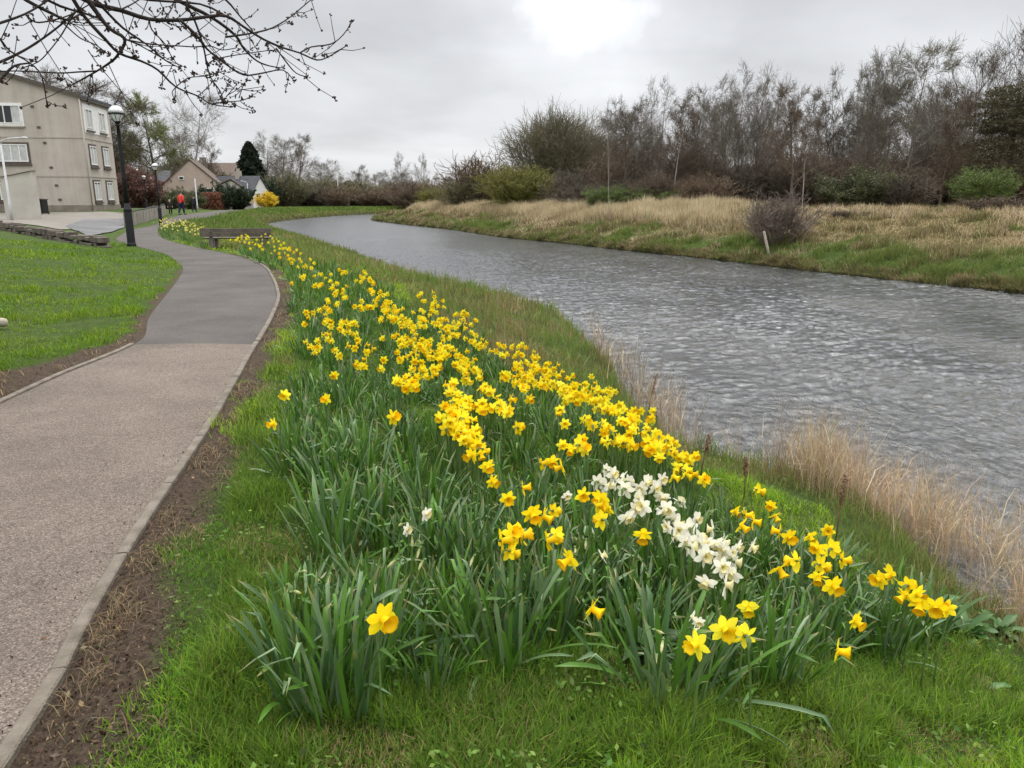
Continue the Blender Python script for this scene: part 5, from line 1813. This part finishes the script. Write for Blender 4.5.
# ------------------------------------------------------------------ cottages
PINK = surf_mat('pinkish_harl', (.42, .325, .265), (.50, .40, .335), .8, .9, .3, 30)


def cottage(name, label, u, Y, wall, roof, w, d, eh, rh, rz, chimneys=(), windows=(), front='gable'):
    x, z = ground_at(u, Y)
    o = empty(name, (x, Y, z - .1), label, 'house', rz=rz)
    MB().prism([(-w / 2, 0, 0), (w / 2, 0, 0), (w / 2, 0, eh), (0, 0, eh + rh), (-w / 2, 0, eh)], (0, d, 0)).build('wall', wall, o)
    r_ = MB(); sl = rh / (w / 2)
    for s in (1, -1):
        r_.prism([(s * (w / 2 + .25), -.15, eh - .25 * sl + .04), (0, -.15, eh + rh + .04), (0, -.15, eh + rh + .2), (s * (w / 2 + .25), -.15, eh - .25 * sl + .2)], (0, d + .3, 0))
    ro = r_.build('roof', roof, o)
    for cy_ in chimneys:
        MB().box(-.45, cy_ - .35, eh + rh - .7, .45, cy_ + .35, eh + rh + 1.0).box(-.52, cy_ - .42, eh + rh + 1.003, .52, cy_ + .42, eh + rh + 1.12).tube([(-.2, cy_, eh + rh + 1.1), (-.2, cy_, eh + rh + 1.5)], .12, 8).tube([(.2, cy_, eh + rh + 1.1), (.2, cy_, eh + rh + 1.5)], .12, 8).build('chimney', wall, ro)
    for face, a, zz, ww, hh in windows:
        fr = MB(); g = MB()
        if face == 'S':
            fr.box(a, -.08, zz, a + ww, .02, zz + hh); g.box(a + .1, -.1, zz + .1, a + ww - .1, -.03, zz + hh - .1)
        elif face == 'E':
            fr.box(w / 2 - .02, a, zz, w / 2 + .08, a + ww, zz + hh); g.box(w / 2 + .03, a + .1, zz + .1, w / 2 + .1, a + ww - .1, zz + hh - .1)
        f = fr.build('window', WHITE, o); g.build('pane', GLASS, f)
    return o


k = 112 / F
pc = cottage('cottage', 'cottage with pinkish gable and slate roof behind the dark shrubs', 193, 112, PINK, BROWNROOF, 7.6, 9, 3.2, 3.4, R(14), (), (('S', -1.6, 3.9, .7, .5), ('S', 1.6, 1.6, 1.3, 1.2)))
# slate wing to the left and porch to the right belong to it
MB().prism([(-9.0, 2.2, 0), (-9.0, 8.0, 0), (-9.0, 8.0, 2.9), (-9.0, 5.1, 5.0), (-9.0, 2.2, 2.9)], (5.4, 0, 0)).build('wing', PINK, pc)
MB().prism([(-9.3, 1.9, 2.83), (-9.3, 5.1, 5.15), (-9.3, 5.1, 5.3), (-9.3, 1.9, 2.98)], (5.9, 0, 0)).build('wing_roof', SLATE, pc)
MB().prism([(3.83, 1.0, 0), (6.6, 1.0, 0), (6.6, 1.0, 2.9), (5.2, 1.0, 3.9), (3.83, 1.0, 3.3)], (0, 3.0, 0)).build('porch', RENDER2, pc)
MB().prism([(3.7, .8, 3.38), (5.2, .8, 4.0), (6.8, .8, 2.85), (6.8, .8, 3.0), (5.2, .8, 4.15), (3.7, .8, 3.53)], (0, 3.4, 0)).build('porch_roof', BROWNROOF, pc)
f = MB().box(4.3, .9, 1.4, 6.1, .998, 2.6).build('window', WHITE, pc)
MB().box(4.4, .87, 1.5, 5.15, .95, 2.5).box(5.25, .87, 1.5, 6.0, .95, 2.5).build('pane', GLASS, f)

wx, wz = ground_at(253, 114)
wc = empty('cottage', (wx, 114, wz - .1), 'white-gabled cottage with dark slate roof and tall windows by the yellow bush', 'house', rz=R(-24), scale=.86)
MB().prism([(-2.6, 0, 0), (.0, 0, 0), (0, 0, 3.4), (-.9, 0, 5.0), (-1.9, 0, 3.4), (-2.6, 0, 2.6)], (0, 0.01, 0))
MB().prism([(0, 0, 0), (0, 3.8, 0), (0, 3.8, 2.9), (0, 1.9, 5.3), (0, 0, 2.9)], (-11, 0, 0)).build('wall', RENDER2, wc)
gm_ = MB().prism([(.004, -.02, 0), (.004, 3.82, 0), (.004, 3.82, 2.9), (.004, 1.9, 5.32), (.004, -.02, 2.9)], (.08, 0, 0)).build('gable', WHITE, wc)
wr_ = MB().prism([(.3, -.3, 2.62), (.3, 1.9, 5.38), (.3, 4.1, 2.62), (.3, 4.1, 2.8), (.3, 1.9, 5.56), (.3, -.3, 2.8)], (-11.5, 0, 0)).build('roof', SLATE, wc)
MB().box(-4.9, 1.5, 4.4, -4.1, 2.3, 6.4).tube([(-4.7, 1.9, 6.4), (-4.7, 1.9, 6.8)], .12, 8).tube([(-4.3, 1.9, 6.4), (-4.3, 1.9, 6.8)], .12, 8).build('chimney', PIPE, wr_)
for y in (.7, 2.1):
    f = MB().box(.07, y, .9, .13, y + 1.0, 2.7).build('window', WHITE, wc)
    MB().box(.11, y + .06, .96, .15, y + .94, 2.64).build('pane', GLASS, f)
for x_ in (-6.5, -2.2):
    f = MB().box(x_, -.07, 1.0, x_ + 1.2, .01, 2.2).build('window', WHITE, wc)
    MB().box(x_ + .08, -.1, 1.08, x_ + 1.12, -.03, 2.12).build('pane', GLASS, f)
# big roof behind
x, z = ground_at(226, 150)
br = empty('house', (x, 150, 0), 'house with a broad brown tiled roof rising behind the cottages', 'house', rz=R(4), scale=.86)
MB().prism([(-8, 0, 0), (-8, 8, 0), (-8, 8, 6.0), (-8, 4, 8.6), (-8, 0, 6.0)], (15, 0, 0)).build('wall', RENDER2, br)
MB().prism([(-8.3, -.4, 5.8), (-8.3, 4, 8.66), (-8.3, 8.4, 5.8), (-8.3, 8.4, 6.0), (-8.3, 4, 8.86), (-8.3, -.4, 6.0)], (15.6, 0, 0)).build('roof', BROWNROOF, br)
MB().box(-6, 3.4, 8.2, -4.8, 4.6, 10.0).build('chimney', PIPE, br)
# low walls and clipped hedge
hx0, hz0 = ground_at(203, 98); hx1, _ = ground_at(222, 98)
n = 9000
P = np.stack([rng.uniform(hx0, hx1, n), rng.normal(98, .5, n), hz0 + rng.random(n) * 2.0 + .05 * rng.normal(size=n)], 1)
V, Q = leaf_faces(P, rng.uniform(.05, .12, n))
hd = link('hedge', np_mesh('hedge', V, quads=Q, mat=LEAF, col=np.repeat(jit(lerpc((.16, .062, .035), (.24, .10, .06), rng.random(n)), n, .15), 4, 0)))
tag(hd, 'square-cut russet beech hedge behind the path, in front of the dark shrubs', 'hedge')
gx0, _ = ground_at(276, 132); gx1, _ = ground_at(346, 132)
gw = MB()
n = 12
for i in range(n):
    a, b_ = gx0 + (gx1 - gx0) * i / n, gx0 + (gx1 - gx0) * (i + 1) / n - .02
    y0 = 132 + .25 * i
    z0 = float(H(a, y0))
    hgt = .9 + .08 * math.sin(i * 1.7) + (.35 if i > 7 else 0)
    gw.box(a, y0, z0 - .2, b_, y0 + .4, z0 + hgt); gw.box(a - .0, y0 - .05, z0 + hgt + .003, b_, y0 + .45, z0 + hgt + .1)
tag(gw.build('garden_wall', surf_mat('grey_wall', (.22, .20, .17), (.34, .31, .27), .8, .9, .5, 6)), 'long low grey stone wall beyond the green meadow', 'wall')
# ------------------------------------------------------------------ street furniture
lg, nt, b = nodes_of('lantern_glass')
b.inputs['Base Color'].default_value = (.82, .83, .82, 1); b.inputs['Roughness'].default_value = .25; b.inputs['Transmission Weight'].default_value = .35
LGLASS = lg
PALEM = surf_mat('galvanised_steel', (.40, .41, .40), (.52, .53, .52), 5, .5, 0, 40, .5)


def lamp(u, v_base, Y, top_v, label, lean=0.0):
    p = at(u, v_base, Y)
    zb = float(H(p[0], Y))
    h = at(u, top_v, Y)[2] - zb
    o = empty('street_lamp', (p[0], Y, zb - .03), label, 'street lamp', 'black lantern street lamps along the path')
    s = h / 4.7
    o.scale = (s, s, s)
    o.rotation_euler = (0, lean, random.uniform(0, 1))
    MB().lathe([(.155, 0), (.155, .12), (.135, .15), (.13, 1.18), (.12, 1.22), (.135, 1.24), (.135, 1.30), (.11, 1.34), (.085, 1.5)], 14).build('base', BLACKM, o, True, .004)
    MB().lathe([(.085, 1.5), (.07, 2.4), (.062, 3.6), (.055, 4.02), (.075, 4.03), (.075, 4.07), (.05, 4.1)], 12).build('pole', BLACKM, o, True)
    MB().tube([(-.24, 0, 4.0 + .45), (.24, 0, 4.0 + .45)], .012, 6)
    fr = MB()
    fr.lathe([(.05, 4.08), (.085, 4.13), (.10, 4.16), (.105, 4.18), (.05, 4.18)], 12)
    for i in range(8):
        a = i * math.pi / 4
        fr.tube([(.10 * math.cos(a), .10 * math.sin(a), 4.17), (.245 * math.cos(a), .245 * math.sin(a), 4.42)], .008, 5)
    fr.lathe([(.20, 4.40), (.262, 4.405), (.268, 4.43), (.262, 4.45), (.20, 4.45)], 20)
    fr.lathe([(.03, 4.66), (.04, 4.69), (.02, 4.72), (.03, 4.75), (.005, 4.79)], 8)
    lf = fr.build('lantern_frame', BLACKM, o, True)
    MB().lathe([(.098, 4.175), (.15, 4.26), (.232, 4.40)], 16).build('lantern_glass', LGLASS, o, True)
    MB().lathe([(.245, 4.452), (.23, 4.53), (.17, 4.62), (.08, 4.675), (.02, 4.69)], 20).build('lantern_dome', LGLASS, o, True)
    return o


random.seed(3)
lamp(132, 248, 25.3, 104, 'tall black lantern street lamp on the grass edge, nearest to the viewer')
lamp(161, 224.5, 47, 162.5, 'smaller-looking black lantern street lamp at the end of the pale low wall')
lamp(148, 214, 66, 175, 'farthest black lantern street lamp, before the copper-red bush')


def mast(u, v_base, Y, top_v, label, arm=0.0, r=.06):
    p = at(u, v_base, Y)
    zb = float(H(p[0], Y)); h = at(u, top_v, Y)[2] - zb
    o = empty('lamp_mast', (p[0], Y, zb - .05), label, 'street light', 'pale steel street lights')
    MB().tube([(0, 0, 0), (0, 0, h * .25), (0, 0, h * .26), (0, 0, h)], [r * 1.3, r * 1.3, r, r * .8], 10).build('pole', PALEM, o, True)
    if arm:
        s = 1 if arm > 0 else -1
        MB().tube([(0, 0, h - .02), (s * .12, 0, h + .16), (s * .4, 0, h + .26), (arm, 0, h + .3)], r * .6, 8).build('arm', PALEM, o, True)
        MB().tube([(arm - s * .05, 0, h + .29), (arm + s * .25, 0, h + .31), (arm + s * .4, 0, h + .29), (arm + s * .45, 0, h + .28)], [.03, .06, .055, .02], 10).build('lamp_head', PALEM, o, True)
    return o


mast(9, 200, 41, 143, 'pale street light with a short arm in front of the flats', 1.0)
mast(198, 213, 78, 178, 'thin pale pole without an arm behind the walkers', 0, .055)
mast(249, 206, 112, 183, 'pale pole in front of the white cottage', -.5, .06)
mast(303, 205, 135, 186, 'pale pole by the far grey wall, left one', 0, .07)
mast(339, 206, 135, 178, 'pale pole by the far grey wall, right one', -.3, .06)

# ------------------------------------------------------------------ bench
WOOD = surf_mat('weathered_wood', (.055, .043, .036), (.10, .081, .068), 5, .8, .4, 50, c3=(.145, .12, .10))
CONC2 = surf_mat('bench_concrete', (.12, .105, .09), (.2, .18, .155), 4, .9, .4, 40)
c = on(238, 248.5, H)
hb = float(H(c[0], c[1]))
ln = 2.15
be = empty('park_bench', (c[0], c[1], hb - .04), 'weathered dark timber bench facing the river beside the path', 'bench', rz=R(7))
be.scale = (1, 1, .84)
for x in (-.78, .78):
    MB().box(x - .09, -.02, 0, x + .09, .48, .40).prism([(x - .05, -.06, .0), (x - .05, .04, .0), (x - .05, .0, .78), (x - .05, -.1, .78)], (.10, 0, 0)).build('support', CONC2, be, bevel=.01)
for y in (.08, .235, .39):
    MB().box(-ln / 2, y - .065, .403, ln / 2, y + .065, .45).build('seat_plank', WOOD, be, bevel=.008)
for z in (.50, .655):
    MB().box(-ln / 2, -.148 - (z - .5) * .04, z, ln / 2, -.103 - (z - .5) * .04, z + .145).build('back_plank', WOOD, be, bevel=.008)

# ------------------------------------------------------------------ leaning post on the far bank
p0 = on(770, 256, H)
o = empty('wooden_post', tuple(p0 - np.array([0, 0, .15])), 'pale weathered wooden post leaning at the edge of the far bank', 'post')
OLD = surf_mat('bleached_wood', (.30, .26, .20), (.44, .39, .31), 6, .85, .4, 40)
MB().tube([(0, 0, 0), (-.14, 0, .5), (-.33, 0, 1.15), (-.34, 0, 1.18)], [.065, .062, .055, .035], 8).build('shaft', OLD, o, True)
MB().tube([(-.315, -.0, 1.10), (-.318, -.07, 1.10)], .012, 6).build('bolt', DARKTRIM, o)

# ------------------------------------------------------------------ rounded rail end at the left edge
p0 = on(4, 330, H)
o = empty('log_rail', tuple(p0), 'pale rounded timber rail end poking in over the lawn at the left edge', 'rail')
MB().tube([(-1.9, .1, .09), (.0, 0, .09), (.035, 0, .09), (.05, 0, .09)], [.055, .055, .045, .02], 12).build('rail', OLD, o, True)
for x in (-.3, -1.6):
    MB().tube([(x, .02, -.1), (x, .02, .05)], .045, 8).build('leg', OLD, o, True)

# ------------------------------------------------------------------ dead dock stalks and broad-leaved dock
DOCKM = leaf_mat('dock_leaf', .22, .45, .4)


def dock(u, v, label, n, L0, L1, up=.5):
    p = on(u, v, H)
    V, Q, Cc = [], [], []
    for i in range(n):
        az = random.uniform(0, 6.283); L = random.uniform(L0, L1); W = L * random.uniform(.26, .36)
        th = random.uniform(.3, 1.1) * (1.3 - up)
        d = np.array([math.cos(az), math.sin(az), 0]); s = np.array([-math.sin(az), math.cos(az), 0]); upv = np.array([0, 0, 1.0])
        q = np.array([0, 0, -.01]); k = len(V)
        col = np.array([.050, .112, .024]) * random.uniform(.75, 1.3)
        wob = random.uniform(0, 6)
        for j in range(9):
            t = j / 8
            ww = W * (0.06 if t < .2 else math.sin(math.pi * min(1, (t - .2) / .8) ** .75) + .03)
            nor = -d * math.cos(th) + upv * math.sin(th)
            f = .12 * W * math.sin(j * 1.9 + wob)
            V += [q - s * ww * .5 + nor * (ww * .18 + f), q - nor * ww * .1, q + s * ww * .5 + nor * (ww * .18 - f)]; Cc += [col, col * 1.15, col]
            th += random.uniform(.06, .2)
            q = q + (d * math.sin(th) + upv * math.cos(th)) * L / 8
        for j in range(8):
            for c_ in range(2):
                a_ = k + j * 3 + c_
                Q.append((a_, a_ + 1, a_ + 4, a_ + 3))
    o = link('dock_plant', np_mesh('dock_plant', np.array(V), quads=np.array(Q), mat=DOCKM, col=np.array(Cc), smooth=True))
    o.location = tuple(p)
    return tag(o, label, 'dock plant', 'broad-leaved docks on the bank')


random.seed(31)
dock(962, 636, 'broad-leaved dock at the right end of the flower bed, in front of the reeds', 26, .13, .26)
dock(1000, 632, 'broad-leaved dock close to the right edge under the reeds', 16, .11, .22)
dock(925, 618, 'broad-leaved dock tucked behind the last flower bunch', 12, .14, .26)
dock(985, 690, 'small dock rosette flat on the mown slope at lower right', 7, .07, .13, .1)
dock(760, 555, 'dock with big soft leaves right of the white drift', 12, .16, .3)
dock(650, 655, 'dock hidden low between the leaf clumps at the front', 9, .12, .22)
dock(430, 650, 'dock low in the grass between the two front leaf clumps', 8, .1, .18, .2)

DEADM = surf_mat('dead_stalk', (.12, .065, .035), (.22, .13, .075), 20, .9)


def stalk(u, v, h, label, lean):
    p = on(u, v, H)
    o = empty('dead_stalk', tuple(p), label, 'dead stalk', 'dead stalks on the near bank')
    MB().tube([(0, 0, -.02), (lean * .4, 0, h * .5), (lean, .02, h)], [.006, .005, .003], 6).build('stem', DEADM, o, True)
    P = np.array([[lean * t, 0, h * t] for t in rng.uniform(.6, 1.02, 160)]) + rng.normal(0, .011, (160, 3))
    V, Q = leaf_faces(P, rng.uniform(.006, .013, 160))
    link('seed_head', np_mesh('seed_head', V, quads=Q, mat=DEADM), o)


stalk(646, 425, .62, 'rust-brown dead dock stalk leaning over the water beside the flower band', .10)
stalk(835, 545, .5, 'thin dark dead stalk standing at the left edge of the reeds', .02)
stalk(744, 500, .32, 'short dark dead stalk by the topmost right daffodil', -.01)
stalk(700, 478, .34, 'thin dead stalk on the waterside beyond the end of the yellow band', .05)

# ------------------------------------------------------------------ overhanging tree at upper left
OB = surf_mat('overhang_bark', (.016, .012, .010), (.036, .027, .022), 12, .85, .5, 60)
BUDM = surf_mat('bud', (.024, .014, .011), (.06, .032, .022), 30, .7)
tx, ty = -6.4, 4.4
ot = empty('overhanging_tree', (tx, ty, float(H(tx, ty)) - .1), 'leafless budding tree outside the left edge whose dark twigs hang across the sky', 'tree')
bz = float(H(tx, ty)) - .1
LOCAL = lambda p: (p[0] - tx, p[1] - ty, p[2] - bz)
TR = MB().tube([(0, 0, 0), (.05, .02, .5), (.08, 0, 1.4), (.1, .05, 2.4), (.02, .1, 3.4), (-.1, .1, 4.6)], [.24, .19, .165, .15, .11, .07], 14)
TR.build('trunk', OB, ot, True)
LIMBS = [  # picture position, distance, radius at start and end
    ([(60, -22), (77, -5), (98, 5), (120, 10), (149, 19), (180, 20), (205, 17), (226, 16), (244, 27), (263, 39), (281, 47), (300, 53), (317, 60), (330, 56), (346, 46)], 4.4, 5.2, .017, .003),
    ([(300, 53), (311, 47), (331, 44), (343, 35), (352, 22)], 5.1, 5.3, .005, .003),
    ([(160, -10), (185, 4), (211, 17), (235, 35), (244, 49), (257, 61), (270, 66), (283, 68)], 4.7, 5.4, .014, .003),
    ([(205, -14), (226, 0), (239, 15), (253, 31)], 4.8, 4.9, .007, .004),
    ([(226, 37), (253, 33), (272, 28), (289, 18), (300, 9), (313, -2)], 4.9, 5.5, .006, .003),
    ([(180, 20), (198, 37), (207, 49), (227, 65), (244, 75), (263, 73), (283, 70), (294, 81)], 4.6, 5.1, .009, .003),
    ([(276, 48), (287, 63), (296, 73), (307, 77)], 4.9, 5.0, .005, .003),
    ([(185, 4), (194, 19), (203, 45), (207, 65), (211, 78), (220, 91), (224, 102)], 4.7, 4.9, .007, .003),
    ([(70, -6), (84, 16), (105, 39), (119, 53), (141, 61), (158, 70), (176, 87), (198, 96), (211, 104), (231, 107)], 4.3, 4.8, .011, .003),
    ([(211, 104), (224, 102), (239, 101), (252, 97)], 4.75, 4.9, .004, .0025),
    ([(221, 96), (230, 81)], 4.8, 4.9, .003, .002), ([(226, 97), (237, 84)], 4.8, 4.9, .003, .002), ([(239, 98), (244, 83)], 4.8, 4.9, .003, .002),
    ([(82, -8), (95, 10), (109, 28), (125, 39), (119, 53), (112, 61), (97, 71), (79, 81), (70, 86)], 4.2, 4.5, .015, .003),
    ([(97, 71), (78, 72), (58, 73), (18, 71), (-12, 72)], 4.3, 4.2, .005, .003),
    ([(-25, 70), (0, 62), (23, 51), (42, 39), (63, 23), (77, 10)], 4.1, 4.4, .009, .004),
    ([(-20, 28), (0, 23), (25, 14), (44, 3), (60, -8)], 4.0, 4.3, .008, .004),
    ([(25, 14), (35, 22), (49, 21), (70, 15), (90, 4)], 4.1, 4.4, .005, .003),
    ([(-14, 24), (0, 39), (10, 51), (30, 63), (42, 77), (47, 106)], 3.9, 4.2, .006, .0025),
    ([(125, 39), (141, 46), (158, 56)], 4.4, 4.6, .005, .0025),
    ([(90, -5), (102, 7), (123, 28), (146, 44), (165, 60), (180, 68)], 4.5, 4.9, .010, .003),
    ([(123, 39), (150, 44), (180, 46), (195, 47)], 4.4, 4.8, .005, .003),
    ([(10, -12), (26, 0), (53, 14), (68, 20), (80, 14)], 4.1, 4.4, .012, .005),
    ([(30, -10), (60, 6), (98, 18), (110, 30)], 4.3, 4.6, .009, .004),
    ([(110, -8), (150, 0), (200, 4), (226, 16)], 4.5, 4.9, .008, .005),
    ([(77, 10), (70, 20), (62, 34), (50, 50), (38, 62), (22, 68)], 4.3, 4.3, .004, .0025),
    ([(-10, 90), (2, 78), (14, 66), (30, 63)], 4.0, 4.1, .010, .004),
    ([(149, 19), (152, 30), (165, 44), (172, 58)], 4.5, 4.7, .005, .0025),
    ([(120, 10), (134, 3), (150, -8)], 4.5, 4.8, .005, .003),
    ([(165, 18), (172, 8), (176, -6)], 4.6, 4.9, .004, .003),
    ([(176, 87), (172, 93), (176, 101)], 4.6, 4.7, .003, .002),
    ([(63, 23), (80, 38), (96, 45), (110, 56)], 4.3, 4.3, .004, .0025),
    ([(88, 50), (96, 62), (101, 68)], 4.3, 4.3, .003, .002), ([(92, 73), (93, 83), (92, 92)], 4.35, 4.35, .003, .002),
    ([(195, 47), (210, 46), (222, 50), (236, 48)], 4.8, 5.0, .004, .0025), ([(207, 65), (214, 60), (230, 56), (257, 52), (272, 50)], 4.8, 5.1, .004, .0025),
    ([(176, 87), (188, 78), (205, 76), (224, 71)], 4.6, 4.8, .003, .0025), ([(198, 96), (207, 88), (216, 78)], 4.7, 4.8, .003, .002),
]
br = MB()
buds = []
random.seed(12)
P0, P1, R0, R1 = [], [], [], []
for pix, ya, yb, ra, rb in LIMBS:
    n = len(pix)
    pts = [at(u, v, ya + (yb - ya) * i / (n - 1)) for i, (u, v) in enumerate(pix)]
    # smooth
    Q = []
    for i in range(n - 1):
        p0, p1, p2, p3 = pts[max(i - 1, 0)], pts[i], pts[i + 1], pts[min(i + 2, n - 1)]
        for t in (0, .33, .67):
            Q.append(.5 * (2 * p1 + (p2 - p0) * t + (2 * p0 - 5 * p1 + 4 * p2 - p3) * t * t + (3 * p1 - p0 - 3 * p2 + p3) * t ** 3))
    Q.append(pts[-1])
    rad = [(ra + (rb - ra) * (i / (len(Q) - 1)) ** .7) * random.uniform(.92, 1.1) for i in range(len(Q))]
    br.tube([LOCAL(q) for q in Q], rad, 7)
    for i in range(len(Q) - 1):
        L = np.linalg.norm(Q[i + 1] - Q[i])
        dirv = (Q[i + 1] - Q[i]) / L
        for k in range(np.random.RandomState(int(abs(Q[i][0]) * 1e4) % 100000).poisson(L * 15)):
            t = random.random()
            b0 = Q[i] + (Q[i + 1] - Q[i]) * t
            dd = dirv * random.uniform(.1, .8) + np.array([random.gauss(0, .6), random.gauss(0, .6), random.gauss(.0, .6)])
            dd /= np.linalg.norm(dd)
            ln_ = random.choice([.015, .02, .03, .05, .09, .15, .22 if L * 0 + random.random() < .6 else .34])
            e = b0 + dd * ln_
            if ln_ > .03:
                mid = b0 + dd * ln_ * .5 + np.array([0, 0, -.01])
                br.tube([LOCAL(b0), LOCAL(mid), LOCAL(e)], [.0026, .0022, .0018], 5)
                if random.random() < .5: buds.append((mid, random.randint(2, 4), .007))
            buds.append((e, random.choice([2, 3, 4, 7]), random.uniform(.006, .010)))
    buds.append((Q[-1], 4, .009))
# heavier limbs joining trunk to the visible boughs
for e, r in (((60, -22), .024), ((-25, 70), .012), ((10, -12), .014), ((-20, 28), .012), ((70, -6), .014), ((160, -10), .016), ((90, -5), .013), ((-10, 90), .011), ((110, -8), .01), ((-14, 24), .008), ((82, -8), .016), ((205, -14), .008), ((30, -10), .01)):
    ye = 4.3 if e[0] < 150 else 4.75
    if e[0] < 0: ye = 4.05
    p = at(e[0], e[1], ye)
    s0 = Vector((tx + .08, ty + .03, bz + random.uniform(1.9, 3.1)))
    v_ = Vector(p)
    midp = s0.lerp(v_, .5) + Vector((0, random.uniform(-.1, .1), random.uniform(.12, .3)))
    br.tube([LOCAL(s0), LOCAL(s0.lerp(midp, .6)), LOCAL(midp), LOCAL(midp.lerp(v_, .6) + Vector((0, 0, .03))), LOCAL(v_)], [r * 2.6, r * 2.0, r * 1.6, r * 1.25, r], 9)
br.build('branches', OB, ot, True)
bm_ = MB()
for c_, n, s in buds:
    for i in range(n):
        q = np.array(c_) + np.array([random.gauss(0, .008 if n > 3 else .004) for _ in range(3)])
        dq = Vector((random.gauss(0, 1), random.gauss(0, 1), random.gauss(0, 1))).normalized() * s * random.uniform(.7, 1.5)
        q = Vector(LOCAL(q))
        bm_.tube([q - dq, q - dq * .3, q + dq * .4, q + dq], [s * .15, s * .55, s * .5, s * .08], 5)
bo = bm_.build('buds', BUDM, ot, True)

# ------------------------------------------------------------------ people far along the path
SKIN = surf_mat('skin', (.50, .32, .24), (.56, .37, .28), 10, .6)


def skinned(name, pts, edges, rad, mat, parent, lev=1):
    me = bpy.data.meshes.new(name)
    me.from_pydata([tuple(p) for p in pts], edges, [])
    me.materials.append(mat)
    o = link(name, me, parent)
    sk = o.modifiers.new('skin', 'SKIN')
    for i, v in enumerate(me.skin_vertices[0].data):
        v.radius = (rad[i], rad[i]) if not hasattr(rad[i], '__len__') else rad[i]
        v.use_root = (i == 0)
    ss = o.modifiers.new('sub', 'SUBSURF'); ss.levels = lev; ss.render_levels = lev + 1
    for p in me.polygons: p.use_smooth = True
    sk.use_smooth_shade = True
    return o


def person(u, v, Y, h, label, coat, legs, hair, face, lean=0.0, stride=.16, coat_len=.46, hat=None):
    p = at(u, v, Y)
    x, z = p[0], float(H(p[0], Y))
    if XL(Y) - .1 < x < XR(Y) + .1: z = float(zpath(Y)) + .012
    o = empty('person', (x, Y, z), label, 'person', rz=face)
    o.scale = (h, h, h)
    s = stride
    # unit-height figure facing -y
    J = [(0, 0, .53), (0, .0, .62), (0, -lean * .12, .73), (0, -lean * .2, .81), (0, -lean * .23, .855), (0, -lean * .27, .91), (0, -lean * .28, .965),
         (-.055, -.01, .50), (-.06, -s * .35, .28), (-.06, -s * .55, .05), (-.06, -s * .55 - .08, .018),
         (.055, .0, .50), (.06, s * .2, .28), (.06, s * .75, .06), (.06, s * .75 - .075, .02),
         (-.115, -lean * .18, .80), (-.145, .03, .65), (-.14, -.05, .52), (-.138, -.085, .47),
         (.115, -lean * .18, .80), (.145, -.02, .65), (.145, -.10, .53), (.142, -.135, .49)]
    E = [(0, 1), (1, 2), (2, 3), (3, 4), (4, 5), (5, 6), (0, 7), (7, 8), (8, 9), (9, 10), (0, 11), (11, 12), (12, 13), (13, 14), (3, 15), (15, 16), (16, 17), (17, 18), (3, 19), (19, 20), (20, 21), (21, 22)]
    Rr = [.075, .068, .078, .05, .032, .052, .04, .052, .036, .026, .022, .052, .036, .026, .022, .036, .026, .020, .020, .036, .026, .020, .020]
    skinned('body', J, E, Rr, SKIN, o)
    cj = [(0, 0, coat_len), (0, 0, .55), (0, -lean * .12, .73), (0, -lean * .2, .815), (-.115, -lean * .18, .80), (-.147, .03, .65), (-.141, -.05, .53), (.115, -lean * .18, .80), (.147, -.02, .65), (.146, -.10, .54)]
    skinned('coat', cj, [(0, 1), (1, 2), (2, 3), (3, 4), (4, 5), (5, 6), (3, 7), (7, 8), (8, 9)], [.10, .098, .098, .06, .047, .039, .033, .047, .039, .033], coat, o)
    skinned('trousers', [J[0], J[7], J[8], J[9], J[11], J[12], J[13]], [(0, 1), (1, 2), (2, 3), (0, 4), (4, 5), (5, 6)], [.088, .066, .05, .042, .066, .05, .042], legs, o)
    for q in (J[10], J[14]):
        MB().prism([(q[0] - .026, q[1] - .045, 0), (q[0] + .026, q[1] - .045, 0), (q[0] + .024, q[1] + .085, 0), (q[0] - .024, q[1] + .085, 0)], (0, 0, .045)).build('shoe', BLACKM, o)
    hd = J[5]
    skinned('hair', [(hd[0], hd[1] + .022, hd[2] + .0), (hd[0], hd[1] + .014, hd[2] + .035), (hd[0], hd[1] - .012, hd[2] + .062)], [(0, 1), (1, 2)], [.052, .056, .046], hair, o)
    fm = MB()
    for sx_ in (-.02, .02): fm.tube([(hd[0] + sx_, hd[1] - .046, hd[2] + .006), (hd[0] + sx_, hd[1] - .054, hd[2] + .006)], .006, 6)
    fm.build('eyes', BLACKM, o)
    return o


def cloth(name, c): return surf_mat(name, tuple(x * .85 for x in c), tuple(min(1, x * 1.15) for x in c), 8, .85)


person(182, 214, 61.5, 1.74, 'adult walking away in a red jacket and navy trousers on the path', cloth('red_jacket', (.62, .055, .035)), cloth('navy_cloth', (.018, .02, .05)), cloth('brown_hair', (.06, .04, .03)), R(165), .15)
person(171, 215.5, 60.5, 1.16, 'fair-haired child in a dark coat walking at the end of the low wall', cloth('dark_coat', (.025, .022, .022)), cloth('black_cloth', (.015, .014, .014)), cloth('fair_hair', (.42, .34, .24)), R(20), .1)
person(226.5, 210.5, 112, 1.68, 'distant walker in a teal-grey coat near the russet hedge', cloth('teal_coat', (.07, .11, .13)), cloth('dark_jeans', (.03, .035, .06)), cloth('pale_hat', (.5, .47, .43)), R(80), .14, 0.1)
# dark-clad walker standing before the pole
person(194.5, 211.5, 74, 1.5, 'dark-clothed walker partly hidden by the thin pale pole', cloth('charcoal_coat', (.02, .022, .028)), cloth('charcoal_cloth', (.018, .018, .022)), cloth('dark_hair', (.03, .025, .02)), R(175), .12)
